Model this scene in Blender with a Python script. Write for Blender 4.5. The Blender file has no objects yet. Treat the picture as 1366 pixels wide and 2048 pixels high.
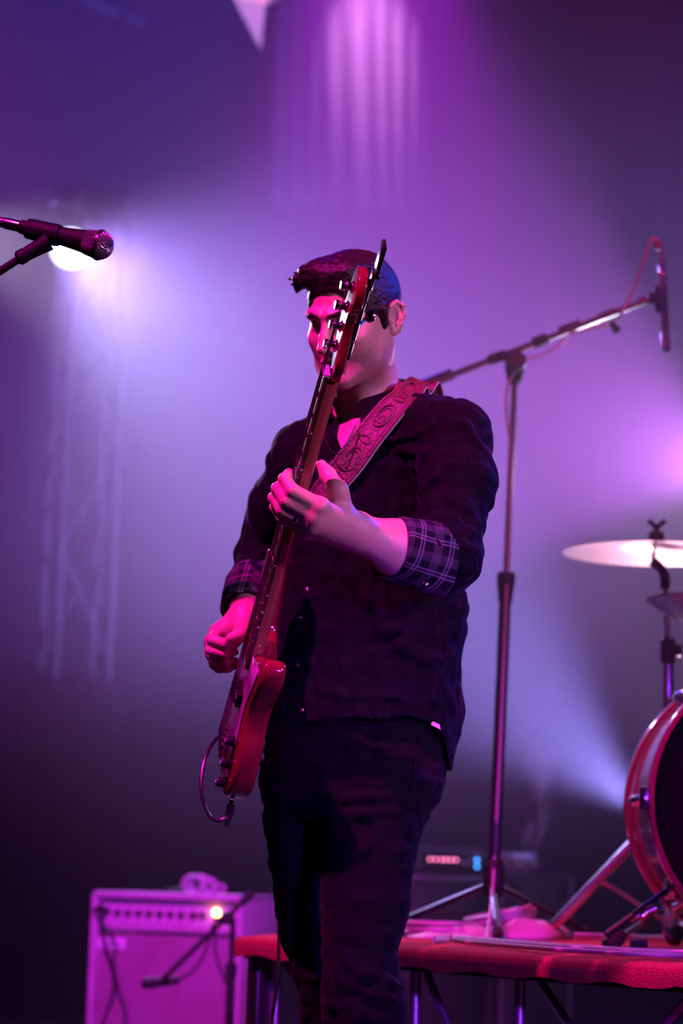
import bpy, bmesh, math, random
import numpy as np
from mathutils import Vector, Matrix

# ------------------------------------------------------------------ camera
SC = bpy.context.scene
COL = SC.collection
FPX, CX, CY = 4835.0, 683.0, 1024.0
CAM = Vector((0.0, 0.0, 0.6))
PITCH, ROLL = math.radians(8.8), math.radians(1.65)
_F = Vector((0, math.cos(PITCH), math.sin(PITCH)))
_U0 = Vector((0, -math.sin(PITCH), math.cos(PITCH)))
_R0 = Vector((1, 0, 0))
_R = _R0 * math.cos(ROLL) + _U0 * math.sin(ROLL)
_U = _U0 * math.cos(ROLL) - _R0 * math.sin(ROLL)


def W(px, py, Y):
    """The point at depth Y (metres in front of the camera) that the photograph shows at px, py."""
    d = _F + _R * ((px - CX) / FPX) - _U * ((py - CY) / FPX)
    return CAM + d * (Y / d.y)


def WG(px, py, z):
    d = _F + _R * ((px - CX) / FPX) - _U * ((py - CY) / FPX)
    return CAM + d * ((z - CAM.z) / d.z)


cam = bpy.data.cameras.new('camera')
cam.sensor_fit = 'VERTICAL'
cam.sensor_height = 36.0
cam.sensor_width = 24.0
cam.lens = 36.0 * FPX / 2048.0
cam.clip_start, cam.clip_end = 0.05, 100
cam.dof.use_dof = True
cam.dof.focus_distance = 4.15
cam.dof.aperture_fstop = 3.2
camo = bpy.data.objects.new('camera', cam)
COL.objects.link(camo)
camo.matrix_world = Matrix(((_R.x, _U.x, -_F.x, CAM.x), (_R.y, _U.y, -_F.y, CAM.y), (_R.z, _U.z, -_F.z, CAM.z), (0, 0, 0, 1)))
SC.camera = camo

# ------------------------------------------------------------------ world, view
wd = bpy.data.worlds.new('world')
SC.world = wd
wd.use_nodes = True
wd.node_tree.nodes['Background'].inputs[0].default_value = (0.30, 0.10, 0.62, 1)
wd.node_tree.nodes['Background'].inputs[1].default_value = 0.012
SC.view_settings.view_transform = 'Standard'
SC.view_settings.look = 'None'
SC.view_settings.gamma = 1.0
SC.view_settings.use_curve_mapping = False
SC.view_settings.exposure = 0.0
SC.cycles.volume_step_rate = 3.0
SC.cycles.max_bounces = 6
SC.cycles.diffuse_bounces = 3
SC.cycles.glossy_bounces = 3


# ------------------------------------------------------------------ stage lights
def spot(name, loc, target, color, watts, angle, blend=0.3, radius=0.06):
    l = bpy.data.lights.new(name, 'SPOT')
    l.color = color
    l.energy = watts
    l.spot_size = math.radians(angle)
    l.spot_blend = blend
    l.shadow_soft_size = radius
    o = bpy.data.objects.new(name, l)
    COL.objects.link(o)
    o.location = loc
    o.rotation_euler = (Vector(target) - Vector(loc)).to_track_quat('-Z', 'Y').to_euler()
    return o


LAMP = W(141, 497, 10.6)
# wash lamp on the tower at the left, in view
spot('tower_wash_light', LAMP + Vector((0.02, -0.12, -0.02)), W(760, 980, 9.0), (0.40, 0.23, 1.0), 760, 78, 1.0, 0.09)
spot('tower_core_light', LAMP + Vector((0.02, -0.12, -0.02)), W(480, 900, 9.3), (0.62, 0.80, 0.75), 240, 56, 1.0, 0.09)
# added unseen spots: edge of the face from the left, boom from the lower right, cloth corner at the top
spot('added_rim_light', (-1.5, 8.3, 2.9), W(640, 740, 4.5), (0.85, 0.72, 1.0), 330, 11, 0.5, 0.05)
spot('added_boom_light', W(1560, 1450, 6.6), W(1120, 690, 6.0), (0.75, 0.68, 1.0), 60, 27, 0.5, 0.05)
spot('added_cloth_light', W(600, -330, 10.5), W(515, 20, 11.6), (1.0, 0.36, 0.50), 130, 14, 0.5, 0.04)
# purple washes above the back of the stage; violet one added to tint dim haze
spot('top_wash_light', W(740, -560, 10.2), W(790, 900, 9.4), (0.60, 0.010, 1.0), 2000, 36, 0.8, 0.08)
spot('added_violet_light', (-1.2, 12.2, 7.0), (-0.2, 9.0, 1.5), (0.03, 0.0, 1.0), 280, 100, 1.0, 0.10)
spot('top_magenta_light', W(640, -420, 10.8), W(680, 700, 9.8), (0.80, 0.02, 0.55), 100, 44, 1.0, 0.08)
# pale lamp beyond the right edge, behind the drums
spot('side_wash_light', W(1460, 950, 9.0), W(1060, 800, 8.8), (0.54, 0.095, 0.92), 460, 90, 0.3, 0.06)
spot('side_core_light', W(1460, 950, 9.0), W(1250, 900, 7.6), (0.80, 0.50, 1.0), 130, 50, 1.0, 0.06)
# blue floor lamp behind the bass drum; unseen white spot added to brighten the cymbal
spot('floor_blue_light', W(1270, 1610, 8.0), W(1030, 1390, 8.6), (0.32, 0.26, 1.0), 4200, 52, 0.9, 0.05)
spot('added_cymbal_light', W(1400, 1720, 7.0), W(1275, 1095, 5.9), (1.0, 0.55, 0.85), 75, 26, 0.6, 0.05)
# lamp that rakes the folds of the back curtain
spot('curtain_light', W(710, -440, 12.4), W(742, 110, 13.2), (1.0, 0.40, 0.85), 1500, 26, 1.0, 0.03)
# front of house: magenta from the left, lavender fill from the right, blue low, red from above
spot('front_magenta_light', (-1.8, 2.1, 4.7), W(640, 1000, 4.4), (1.0, 0.008, 0.52), 1900, 27, 0.6, 0.06)
spot('front_fill_light', (3.0, 1.9, 2.3), W(760, 900, 4.5), (0.80, 0.26, 0.80), 420, 34, 0.6, 0.12)
spot('front_blue_light', (1.7, 1.0, 1.3), W(880, 1990, 5.0), (0.30, 0.03, 1.0), 650, 30, 0.7, 0.10)
spot('red_top_light', (0.8, 4.3, 4.6), (0.55, 5.75, 0.7), (1.0, 0.015, 0.16), 480, 48, 0.6, 0.08)
spot('blue_rim_light', (3.2, 6.6, 3.6), W(880, 950, 4.4), (0.03, 0.05, 1.0), 720, 26, 0.5, 0.10)
spot('amp_magenta_light', (-1.4, 3.2, 3.6), W(340, 1950, 8.0), (0.90, 0.02, 1.0), 1900, 20, 0.7, 0.08)


# ------------------------------------------------------------------ helpers
def new_mat(name, color, rough=0.5, metal=0.0, bump=0.0, bscale=60.0, var=0.12, vscale=8.0, coat=0.0, sheen=0.0, emit=None, spec=0.5):
    m = bpy.data.materials.new(name)
    m.use_nodes = True
    nt = m.node_tree
    b = nt.nodes['Principled BSDF']
    tc = nt.nodes.new('ShaderNodeTexCoord')
    nz = nt.nodes.new('ShaderNodeTexNoise')
    nz.inputs['Scale'].default_value = vscale
    nz.inputs['Detail'].default_value = 4
    nt.links.new(tc.outputs['Object'], nz.inputs['Vector'])
    mx = nt.nodes.new('ShaderNodeMix')
    mx.data_type = 'RGBA'
    c = Vector(color)
    mx.inputs[6].default_value = (*(c * (1 - var)), 1)
    mx.inputs[7].default_value = (*[min(1, x) for x in (c * (1 + var))], 1)
    nt.links.new(nz.outputs['Fac'], mx.inputs[0])
    nt.links.new(mx.outputs[2], b.inputs['Base Color'])
    b.inputs['Roughness'].default_value = rough
    b.inputs['Metallic'].default_value = metal
    b.inputs['Coat Weight'].default_value = coat
    b.inputs['Coat Roughness'].default_value = 0.08
    b.inputs['Sheen Weight'].default_value = sheen
    b.inputs['Specular IOR Level'].default_value = spec
    if bump:
        n2 = nt.nodes.new('ShaderNodeTexNoise')
        n2.inputs['Scale'].default_value = bscale
        n2.inputs['Detail'].default_value = 5
        nt.links.new(tc.outputs['Object'], n2.inputs['Vector'])
        bp = nt.nodes.new('ShaderNodeBump')
        bp.inputs['Strength'].default_value = bump
        bp.inputs['Distance'].default_value = 0.01
        nt.links.new(n2.outputs['Fac'], bp.inputs['Height'])
        nt.links.new(bp.outputs['Normal'], b.inputs['Normal'])
    if emit:
        b.inputs['Emission Color'].default_value = (*emit[0], 1)
        b.inputs['Emission Strength'].default_value = emit[1]
    return m


M = {}
M['skin'] = new_mat('skin', (0.62, 0.40, 0.33), 0.42, bump=0.12, bscale=350, var=0.08, vscale=25)
_nt = M['skin'].node_tree
_b = _nt.nodes['Principled BSDF']
_at = _nt.nodes.new('ShaderNodeAttribute')
_at.attribute_name = 'stubble'
_mx = _nt.nodes.new('ShaderNodeMix')
_mx.data_type = 'RGBA'
_src = _b.inputs['Base Color'].links[0].from_socket
_nt.links.new(_src, _mx.inputs[6])
_mx.inputs[7].default_value = (0.20, 0.125, 0.12, 1)
_nt.links.new(_at.outputs['Fac'], _mx.inputs[0])
_nt.links.new(_mx.outputs[2], _b.inputs['Base Color'])
M['lip'] = new_mat('lip', (0.45, 0.20, 0.19), 0.4)
M['hair'] = new_mat('hair', (0.012, 0.008, 0.007), 0.45, bump=0.5, bscale=120, var=0.4, vscale=60)
M['shirt_plain'] = new_mat('shirt_plain', (0.0022, 0.0018, 0.0055), 0.85, bump=0.25, bscale=220, sheen=0.03, spec=0.12)
M['trouser'] = new_mat('trouser', (0.0018, 0.0016, 0.0042), 0.85, bump=0.25, bscale=300, var=0.3, vscale=12, sheen=0.03, spec=0.12)
M['black'] = new_mat('black', (0.008, 0.008, 0.010), 0.5, spec=0.3)
M['black_metal'] = new_mat('black_metal', (0.03, 0.03, 0.034), 0.28, 0.6)
M['rubber'] = new_mat('rubber', (0.012, 0.012, 0.012), 0.7, bump=0.2, bscale=200)
M['chrome'] = new_mat('chrome', (0.80, 0.80, 0.82), 0.16, 1.0, var=0.05)
M['steel'] = new_mat('steel', (0.55, 0.55, 0.58), 0.3, 1.0)
M['alu'] = new_mat('alu', (0.60, 0.60, 0.63), 0.38, 0.9, bump=0.1, bscale=80)
M['truss'] = new_mat('truss', (0.035, 0.033, 0.04), 0.6, 0.0, spec=0.2)
M['gunmetal'] = new_mat('gunmetal', (0.38, 0.38, 0.40), 0.22, 1.0)
M['red_lacquer'] = new_mat('red_lacquer', (0.20, 0.007, 0.022), 0.16, coat=1.0, var=0.1)
M['maple'] = new_mat('maple', (0.30, 0.07, 0.06), 0.28, coat=0.6, var=0.15, vscale=14)
M['rosewood'] = new_mat('rosewood', (0.05, 0.022, 0.016), 0.4, var=0.3, vscale=40)
M['guard'] = new_mat('guard', (0.45, 0.36, 0.46), 0.18, coat=0.5)
M['leather'] = new_mat('leather', (0.13, 0.05, 0.06), 0.36, bump=0.35, bscale=160, var=0.25, vscale=30)
M['pale'] = new_mat('pale', (0.80, 0.78, 0.80), 0.5)
M['floor'] = new_mat('floor', (0.012, 0.011, 0.014), 0.55, bump=0.2, bscale=30, var=0.3, vscale=3)
M['wall'] = new_mat('wall', (0.010, 0.009, 0.013), 0.9, bump=0.1, bscale=20)
M['curtain'] = new_mat('curtain', (0.11, 0.09, 0.12), 0.85, spec=0.1, bump=0.2, bscale=120)
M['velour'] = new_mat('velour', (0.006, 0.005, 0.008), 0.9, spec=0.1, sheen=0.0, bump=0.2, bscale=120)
M['carpet'] = new_mat('carpet', (0.42, 0.05, 0.06), 0.95, bump=0.9, bscale=260, var=0.45, vscale=90)
M['tolex'] = new_mat('tolex', (0.52, 0.42, 0.50), 0.55, bump=0.3, bscale=300)
M['grille'] = new_mat('grille', (0.36, 0.22, 0.30), 0.8, bump=0.6, bscale=420, var=0.25, vscale=200)
M['panel'] = new_mat('panel', (0.62, 0.55, 0.60), 0.35)
M['case'] = new_mat('case', (0.07, 0.06, 0.085), 0.5, bump=0.15, bscale=150)
M['cymbal'] = new_mat('cymbal', (0.86, 0.74, 0.66), 0.26, 1.0, bump=0.08, bscale=90)
M['dark_cymbal'] = new_mat('dark_cymbal', (0.42, 0.42, 0.50), 0.3, 1.0, bump=0.05, bscale=90)
M['shell'] = new_mat('shell', (0.16, 0.008, 0.05), 0.14, coat=0.9)
M['drumhead'] = new_mat('drumhead', (0.0015, 0.0015, 0.002), 0.7, spec=0.05)
M['cable'] = new_mat('cable', (0.42, 0.40, 0.46), 0.42)
M['black_cable'] = new_mat('black_cable', (0.015, 0.014, 0.018), 0.32)
M['paper'] = new_mat('paper', (0.42, 0.36, 0.42), 0.55, bump=0.1, bscale=60)
M['lens'] = new_mat('lens', (0.9, 0.9, 1.0), 0.3, emit=((0.86, 0.92, 1.0), 3.5))
M['pilot'] = new_mat('pilot', (1.0, 0.4, 0.1), 0.3, emit=((1.0, 0.30, 0.06), 26.0))
M['led_pink'] = new_mat('led_pink', (1.0, 0.3, 0.5), 0.3, emit=((1.0, 0.20, 0.42), 4.0))
M['led_blue'] = new_mat('led_blue', (0.1, 0.4, 1.0), 0.3, emit=((0.04, 0.35, 1.0), 5.0))
M['fabric_pale'] = new_mat('fabric_pale', (0.75, 0.55, 0.58), 0.7, bump=0.1, bscale=80)


def link(o, parent=None, ploc=None):
    COL.objects.link(o)
    if parent is not None:
        o.parent = parent
        o.matrix_parent_inverse = Matrix.Translation(-Vector(parent['_o'] if '_o' in parent else (0, 0, 0)))
    return o


def thing(name, label, cat, loc, group=None):
    o = bpy.data.objects.new(name, None)
    o.empty_display_size = 0.1
    COL.objects.link(o)
    o.location = loc
    o['_o'] = tuple(loc)
    o['label'] = label
    o['category'] = cat
    if group:
        o['group'] = group
    return o


def tag(o, label, cat, group=None):
    o['label'] = label
    o['category'] = cat
    if group:
        o['group'] = group
    return o


def obj(name, bm, mat, parent=None, angle=40, smooth=True):
    me = bpy.data.meshes.new(name)
    bmesh.ops.recalc_face_normals(bm, faces=bm.faces[:])
    bm.to_mesh(me)
    bm.free()
    if smooth:
        me.shade_smooth()
        if angle < 180:
            me.set_sharp_from_angle(angle=math.radians(angle))
    me.materials.append(M[mat] if isinstance(mat, str) else mat)
    o = bpy.data.objects.new(name, me)
    return link(o, parent)


def obj_np(name, v, quads, mat, parent=None):
    me = bpy.data.meshes.new(name)
    nv, nq = len(v), len(quads)
    me.vertices.add(nv)
    me.vertices.foreach_set('co', np.ascontiguousarray(v, dtype=np.float32).ravel())
    me.loops.add(nq * 4)
    me.loops.foreach_set('vertex_index', np.ascontiguousarray(quads, dtype=np.int32).ravel())
    me.polygons.add(nq)
    me.polygons.foreach_set('loop_start', np.arange(0, nq * 4, 4, dtype=np.int32))
    me.update(calc_edges=True)
    me.shade_smooth()
    me.materials.append(M[mat] if isinstance(mat, str) else mat)
    o = bpy.data.objects.new(name, me)
    return link(o, parent)


def frame(d):
    d = Vector(d).normalized()
    a = Vector((0, 0, 1)) if abs(d.z) < 0.9 else Vector((1, 0, 0))
    x = a.cross(d).normalized()
    return x, d.cross(x).normalized(), d


def tube(bm, pts, r, seg=10, cap=True, flat=1.0, up=None):
    pts = [Vector(p) for p in pts]
    n = len(pts)
    rs = [r] * n if isinstance(r, (int, float)) else list(r)
    prev = None
    rings = []
    for i, p in enumerate(pts):
        d = (pts[min(i + 1, n - 1)] - pts[max(i - 1, 0)])
        if d.length < 1e-9:
            d = Vector((0, 0, 1))
        d.normalize()
        if prev is None:
            x, y, _ = frame(d)
            if up is not None:
                x = Vector(up).cross(d).normalized()
                y = d.cross(x).normalized()
        else:
            x = (prev - d * prev.dot(d))
            x = x.normalized() if x.length > 1e-6 else frame(d)[0]
            y = d.cross(x).normalized()
        prev = x
        rings.append([bm.verts.new(p + (x * math.cos(2 * math.pi * k / seg) + y * (flat * math.sin(2 * math.pi * k / seg))) * rs[i]) for k in range(seg)])
    for a, b in zip(rings, rings[1:]):
        for k in range(seg):
            bm.faces.new((a[k], a[(k + 1) % seg], b[(k + 1) % seg], b[k]))
    if cap:
        bm.faces.new(rings[0][::-1])
        bm.faces.new(rings[-1])
    return bm


def smooth_path(pts, n=6):
    pts = [Vector(p) for p in pts]
    out = []
    P = [pts[0]] + pts + [pts[-1]]
    for i in range(1, len(P) - 2):
        p0, p1, p2, p3 = P[i - 1], P[i], P[i + 1], P[i + 2]
        for k in range(n):
            t = k / n
            out.append(0.5 * ((2 * p1) + (p2 - p0) * t + (2 * p0 - 5 * p1 + 4 * p2 - p3) * t * t + (3 * p1 - p0 - 3 * p2 + p3) * t ** 3))
    out.append(pts[-1])
    return out


def lathe(bm, prof, origin, axis, seg=24, cap=True):
    """prof: list of (radius, height along axis)."""
    x, y, d = frame(axis)
    o = Vector(origin)
    rings = []
    for r, h in prof:
        rings.append([bm.verts.new(o + d * h + (x * math.cos(2 * math.pi * k / seg) + y * math.sin(2 * math.pi * k / seg)) * max(r, 1e-4)) for k in range(seg)])
    for a, b in zip(rings, rings[1:]):
        for k in range(seg):
            bm.faces.new((a[k], a[(k + 1) % seg], b[(k + 1) % seg], b[k]))
    if cap:
        bm.faces.new(rings[0][::-1])
        bm.faces.new(rings[-1])
    return bm


def box(bm, c, s, mat3=None, bevel=0.0):
    """box with centre c, full sizes s, optional 4x4 transform applied after."""
    t = bmesh.new()
    bmesh.ops.create_cube(t, size=1.0)
    for v in t.verts:
        v.co = Vector((v.co.x * s[0], v.co.y * s[1], v.co.z * s[2]))
    if bevel > 0:
        bmesh.ops.bevel(t, geom=t.edges[:], offset=bevel, segments=2, affect='EDGES', profile=0.5)
    for v in t.verts:
        v.co = v.co + Vector(c)
        if mat3 is not None:
            v.co = mat3 @ v.co
    me = bpy.data.meshes.new('t')
    t.to_mesh(me)
    t.free()
    bm.from_mesh(me)
    bpy.data.meshes.remove(me)
    return bm


def B():
    return bmesh.new()


# ------------------------------------------------------------------ signed-distance modelling for the figure
def _noise_lattice(seed):
    r = np.random.RandomState(seed)
    return r.rand(32, 32, 32).astype(np.float32)


def vnoise(x, y, z, scale, seed=0):
    L = _noise_lattice(seed)
    x, y, z = np.broadcast_arrays(x * scale + 100, y * scale + 100, z * scale + 100)
    xi, yi, zi = np.floor(x).astype(np.int32), np.floor(y).astype(np.int32), np.floor(z).astype(np.int32)
    fx, fy, fz = x - xi, y - yi, z - zi
    fx, fy, fz = fx * fx * (3 - 2 * fx), fy * fy * (3 - 2 * fy), fz * fz * (3 - 2 * fz)
    g = lambda a, b, c: L[(xi + a) & 31, (yi + b) & 31, (zi + c) & 31]
    c00 = g(0, 0, 0) * (1 - fx) + g(1, 0, 0) * fx
    c10 = g(0, 1, 0) * (1 - fx) + g(1, 1, 0) * fx
    c01 = g(0, 0, 1) * (1 - fx) + g(1, 0, 1) * fx
    c11 = g(0, 1, 1) * (1 - fx) + g(1, 1, 1) * fx
    return (c00 * (1 - fy) + c10 * fy) * (1 - fz) + (c01 * (1 - fy) + c11 * fy) * fz - 0.5


class Field:
    def __init__(s, lo, hi, h):
        s.lo, s.h = np.array(lo, dtype=np.float64), h
        s.n = np.ceil((np.array(hi) - s.lo) / h).astype(int) + 1
        s.a = np.full(s.n, 0.25, dtype=np.float32)
        s.ax = [(s.lo[i] + h * np.arange(s.n[i])).astype(np.float32) for i in range(3)]

    def sub(s, lo, hi):
        i0 = np.clip(np.floor((np.array(lo) - s.lo) / s.h).astype(int), 0, s.n)
        i1 = np.clip(np.ceil((np.array(hi) - s.lo) / s.h).astype(int) + 1, 0, s.n)
        sl = tuple(slice(a, b) for a, b in zip(i0, i1))
        X = s.ax[0][sl[0]][:, None, None]
        Y = s.ax[1][sl[1]][None, :, None]
        Z = s.ax[2][sl[2]][None, None, :]
        return sl, X, Y, Z

    def comb(s, sl, d, k, mode):
        a = s.a[sl]
        if mode == 'add':
            if k > 0:
                h = np.clip(0.5 + 0.5 * (a - d) / k, 0, 1)
                s.a[sl] = a * (1 - h) + d * h - k * h * (1 - h)
            else:
                s.a[sl] = np.minimum(a, d)
        else:                                   # subtract
            d = -d
            if k > 0:
                h = np.clip(0.5 - 0.5 * (a - d) / k, 0, 1)
                s.a[sl] = a * (1 - h) + d * h + k * h * (1 - h)
            else:
                s.a[sl] = np.maximum(a, d)

    def cap(s, a, b, ra, rb=None, k=0.01, mode='add'):
        a, b = np.array(a, float), np.array(b, float)
        rb = ra if rb is None else rb
        m = max(ra, rb) + max(k, 0.0) * 1.5 + 3 * s.h
        sl, X, Y, Z = s.sub(np.minimum(a, b) - m, np.maximum(a, b) + m)
        ab = b - a
        L2 = max(float(ab @ ab), 1e-12)
        px, py, pz = X - a[0], Y - a[1], Z - a[2]
        t = np.clip((px * ab[0] + py * ab[1] + pz * ab[2]) / L2, 0, 1)
        d = np.sqrt((px - t * ab[0]) ** 2 + (py - t * ab[1]) ** 2 + (pz - t * ab[2]) ** 2) - (ra + (rb - ra) * t)
        s.comb(sl, d, k, mode)

    def chain(s, pts, rs, k=0.01, mode='add'):
        for i in range(len(pts) - 1):
            s.cap(pts[i], pts[i + 1], rs[i], rs[i + 1], k, mode)

    def ell(s, c, r, rot=None, k=0.01, mode='add'):
        c, r = np.array(c, float), np.array(r, float)
        R = np.eye(3) if rot is None else np.array(rot, float)      # columns are the local axes
        m = r.max() + max(k, 0) * 1.5 + 3 * s.h
        sl, X, Y, Z = s.sub(c - m, c + m)
        px, py, pz = X - c[0], Y - c[1], Z - c[2]
        q = [(px * R[0, i] + py * R[1, i] + pz * R[2, i]) for i in range(3)]
        k0 = np.sqrt(sum((q[i] / r[i]) ** 2 for i in range(3)))
        k1 = np.sqrt(sum((q[i] / r[i] ** 2) ** 2 for i in range(3))) + 1e-9
        s.comb(sl, k0 * (k0 - 1) / k1, k, mode)

    def rows(s, rows, k=0.02, mode='add', grow=0.0, power=2.3):
        """rows: (z, xl, xr, yc, hd): stacked horizontal superellipses."""
        R = np.array(sorted(rows))
        lo = np.array([R[:, 1].min() - 0.05, (R[:, 3] - R[:, 4]).min() - 0.05, R[0, 0] - 0.05])
        hi = np.array([R[:, 2].max() + 0.05, (R[:, 3] + R[:, 4]).max() + 0.05, R[-1, 0] + 0.05])
        sl, X, Y, Z = s.sub(lo, hi)
        z = Z.ravel()
        f = lambda c: np.interp(z, R[:, 0], R[:, c])[None, None, :].astype(np.float32)
        xl, xr, yc, hd = f(1), f(2), f(3), f(4)
        xc, hw = (xl + xr) / 2, (xr - xl) / 2 + grow
        hd = hd + grow
        qx, qy = np.abs(X - xc) / hw, np.abs(Y - yc) / hd
        q = (qx ** power + qy ** power) ** (1.0 / power)
        g = np.sqrt((qx / hw) ** 2 + (qy / hd) ** 2) + 1e-6
        d = (q - 1) * np.minimum(q / g, np.maximum(hw, hd))
        d = np.maximum(d, np.maximum(R[0, 0] - Z, Z - R[-1, 0]) - grow)
        s.comb(sl, d, k, mode)

    def sample(s, p):
        f = (np.asarray(p) - s.lo) / s.h
        i = np.clip(np.round(f).astype(int), 0, s.n - 1)
        return s.a[i[..., 0], i[..., 1], i[..., 2]]

    def hit(s, px, py, y0=3.6, y1=5.0):
        """first depth at which the ray of that pixel enters the solid"""
        Y = np.arange(y0, y1, s.h * 0.5)
        d = np.array([tuple(W(px, py, y)) for y in (y0, y1)])
        P = d[0] + (d[1] - d[0]) * ((Y - y0) / (y1 - y0))[:, None]
        f = (P - s.lo) / s.h
        ok = ((f >= 0) & (f < s.n - 1)).all(1)
        v = np.where(ok, s.sample(P), 1.0)
        w = np.nonzero(v < 0)[0]
        return Vector(P[w[0]]) if len(w) else None

    def mesh(s):
        a = s.a
        ins = a < 0
        n = a.shape
        cnt = np.zeros((n[0] - 1, n[1] - 1, n[2] - 1), np.uint8)
        for i in (0, 1):
            for j in (0, 1):
                for k in (0, 1):
                    cnt += ins[i:n[0] - 1 + i, j:n[1] - 1 + j, k:n[2] - 1 + k]
        c = np.argwhere((cnt > 0) & (cnt < 8))
        idx = np.full(cnt.shape, -1, np.int32)
        idx[c[:, 0], c[:, 1], c[:, 2]] = np.arange(len(c))
        acc = np.zeros((len(c), 3))
        num = np.zeros(len(c))
        cor = [(i, j, k) for i in (0, 1) for j in (0, 1) for k in (0, 1)]
        val = {q: a[c[:, 0] + q[0], c[:, 1] + q[1], c[:, 2] + q[2]].astype(np.float64) for q in cor}
        for p in cor:
            for axx in range(3):
                if p[axx] == 0:
                    q = list(p)
                    q[axx] = 1
                    va, vb = val[p], val[tuple(q)]
                    cr = (va < 0) != (vb < 0)
                    t = np.where(cr, va / np.where(cr, va - vb, 1), 0)
                    pos = np.tile(np.array(p, float), (len(c), 1))
                    pos[:, axx] = t
                    acc += np.where(cr[:, None], pos, 0)
                    num += cr
        v = s.lo + s.h * (c + acc / num[:, None])
        quads = []
        for axx in range(3):
            o1, o2 = [(1, 2), (2, 0), (0, 1)][axx]
            A = [slice(0, n[i] - (1 if i == axx else 0)) for i in range(3)]
            Bs = [slice(1 if i == axx else 0, n[i]) for i in range(3)]
            e = ins[tuple(A)] != ins[tuple(Bs)]
            g = np.argwhere(e)
            g = g[(g[:, o1] > 0) & (g[:, o2] > 0) & (g[:, o1] < n[o1] - 1) & (g[:, o2] < n[o2] - 1)]
            flip = ins[g[:, 0], g[:, 1], g[:, 2]]
            q = []
            for d1, d2 in ((1, 1), (0, 1), (0, 0), (1, 0)):
                h = g.copy()
                h[:, o1] -= d1
                h[:, o2] -= d2
                q.append(idx[h[:, 0], h[:, 1], h[:, 2]])
            q = np.stack(q, 1)
            q[~flip] = q[~flip][:, ::-1]
            quads.append(q)
        quads = np.concatenate(quads)
        quads = quads[(quads >= 0).all(1)]
        return v, quads


# ================================================================== the setting
def struct(name, bm, mat, smooth=False):
    o = obj(name, bm, mat, None, smooth=smooth)
    o['kind'] = 'structure'
    return o


b = B(); box(b, (0, 6.5, -0.1), (13, 17, 0.2)); struct('floor', b, 'floor')
b = B(); box(b, (0, 14.3, 3.8), (13, 0.2, 7.6)); struct('wall_back', b, 'wall')
b = B(); box(b, (-6.4, 6.5, 3.8), (0.2, 15.8, 7.6)); struct('wall_left', b, 'wall')
b = B(); box(b, (6.4, 6.5, 3.8), (0.2, 15.8, 7.6)); struct('wall_right', b, 'wall')
b = B(); box(b, (0, 6.5, 7.7), (13, 17, 0.2)); struct('ceiling', b, 'wall')

# haze that fills the back of the stage
hz = bpy.data.materials.new('haze')
hz.use_nodes = True
nt = hz.node_tree
nt.nodes.remove(nt.nodes['Principled BSDF'])
vs = nt.nodes.new('ShaderNodeVolumeScatter')
vs.inputs['Color'].default_value = (1, 1, 1, 1)
vs.inputs['Density'].default_value = 0.055
vs.inputs['Anisotropy'].default_value = 0.4
tc = nt.nodes.new('ShaderNodeTexCoord')
sx = nt.nodes.new('ShaderNodeSeparateXYZ')
mr = nt.nodes.new('ShaderNodeMapRange')
mr.interpolation_type = 'SMOOTHSTEP'
for i, v in enumerate((0.45, 2.0, 0.008, 0.07)):
    mr.inputs[i + 1].default_value = v
nt.links.new(tc.outputs['Object'], sx.inputs[0])
nt.links.new(sx.outputs['Z'], mr.inputs[0])
nt.links.new(mr.outputs[0], vs.inputs['Density'])
nt.links.new(vs.outputs['Volume'], nt.nodes['Material Output'].inputs['Volume'])
b = B(); box(b, (0, 9.45, 3.78), (12.3, 9.1, 7.5))
o = obj('stage_haze', b, hz, None, smooth=False)
o['kind'] = 'stuff'
tag(o, 'thin smoke haze glowing in the stage beams behind the player', 'haze')

# pleated valance hanging at the top of the back wall
def curtain():
    bm = B()
    Y = 13.2
    tops = [560, 590, 618, 648, 688, 735, 770, 806, 838, 862]
    bots = [545, 575, 612, 650, 700, 752, 782, 812, 836, 856]
    K = 16
    rows = []
    for z_i in range(13):
        f = z_i / 12
        py = 420 - 620 * f
        row = []
        for i in range(len(tops) - 1):
            for k in range(K):
                t = k / K
                px = (bots[i] * (1 - t) + bots[i + 1] * t) * (1 - f) + (tops[i] * (1 - t) + tops[i + 1] * t) * f
                fold = math.cos(2 * math.pi * t)
                p = W(px, py, Y)
                row.append(bm.verts.new(p + Vector((0, -.085 * (0.5 + 0.5 * fold) ** 3.5, 0))))
        rows.append(row)
    for a, c in zip(rows, rows[1:]):
        for i in range(len(a) - 1):
            bm.faces.new((a[i], a[i + 1], c[i + 1], c[i]))
    o = obj('stage_curtain', bm, 'curtain', None, angle=180)
    tag(o, 'dark pleated curtain whose folds catch pink light at the top', 'curtain')


curtain()

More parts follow.
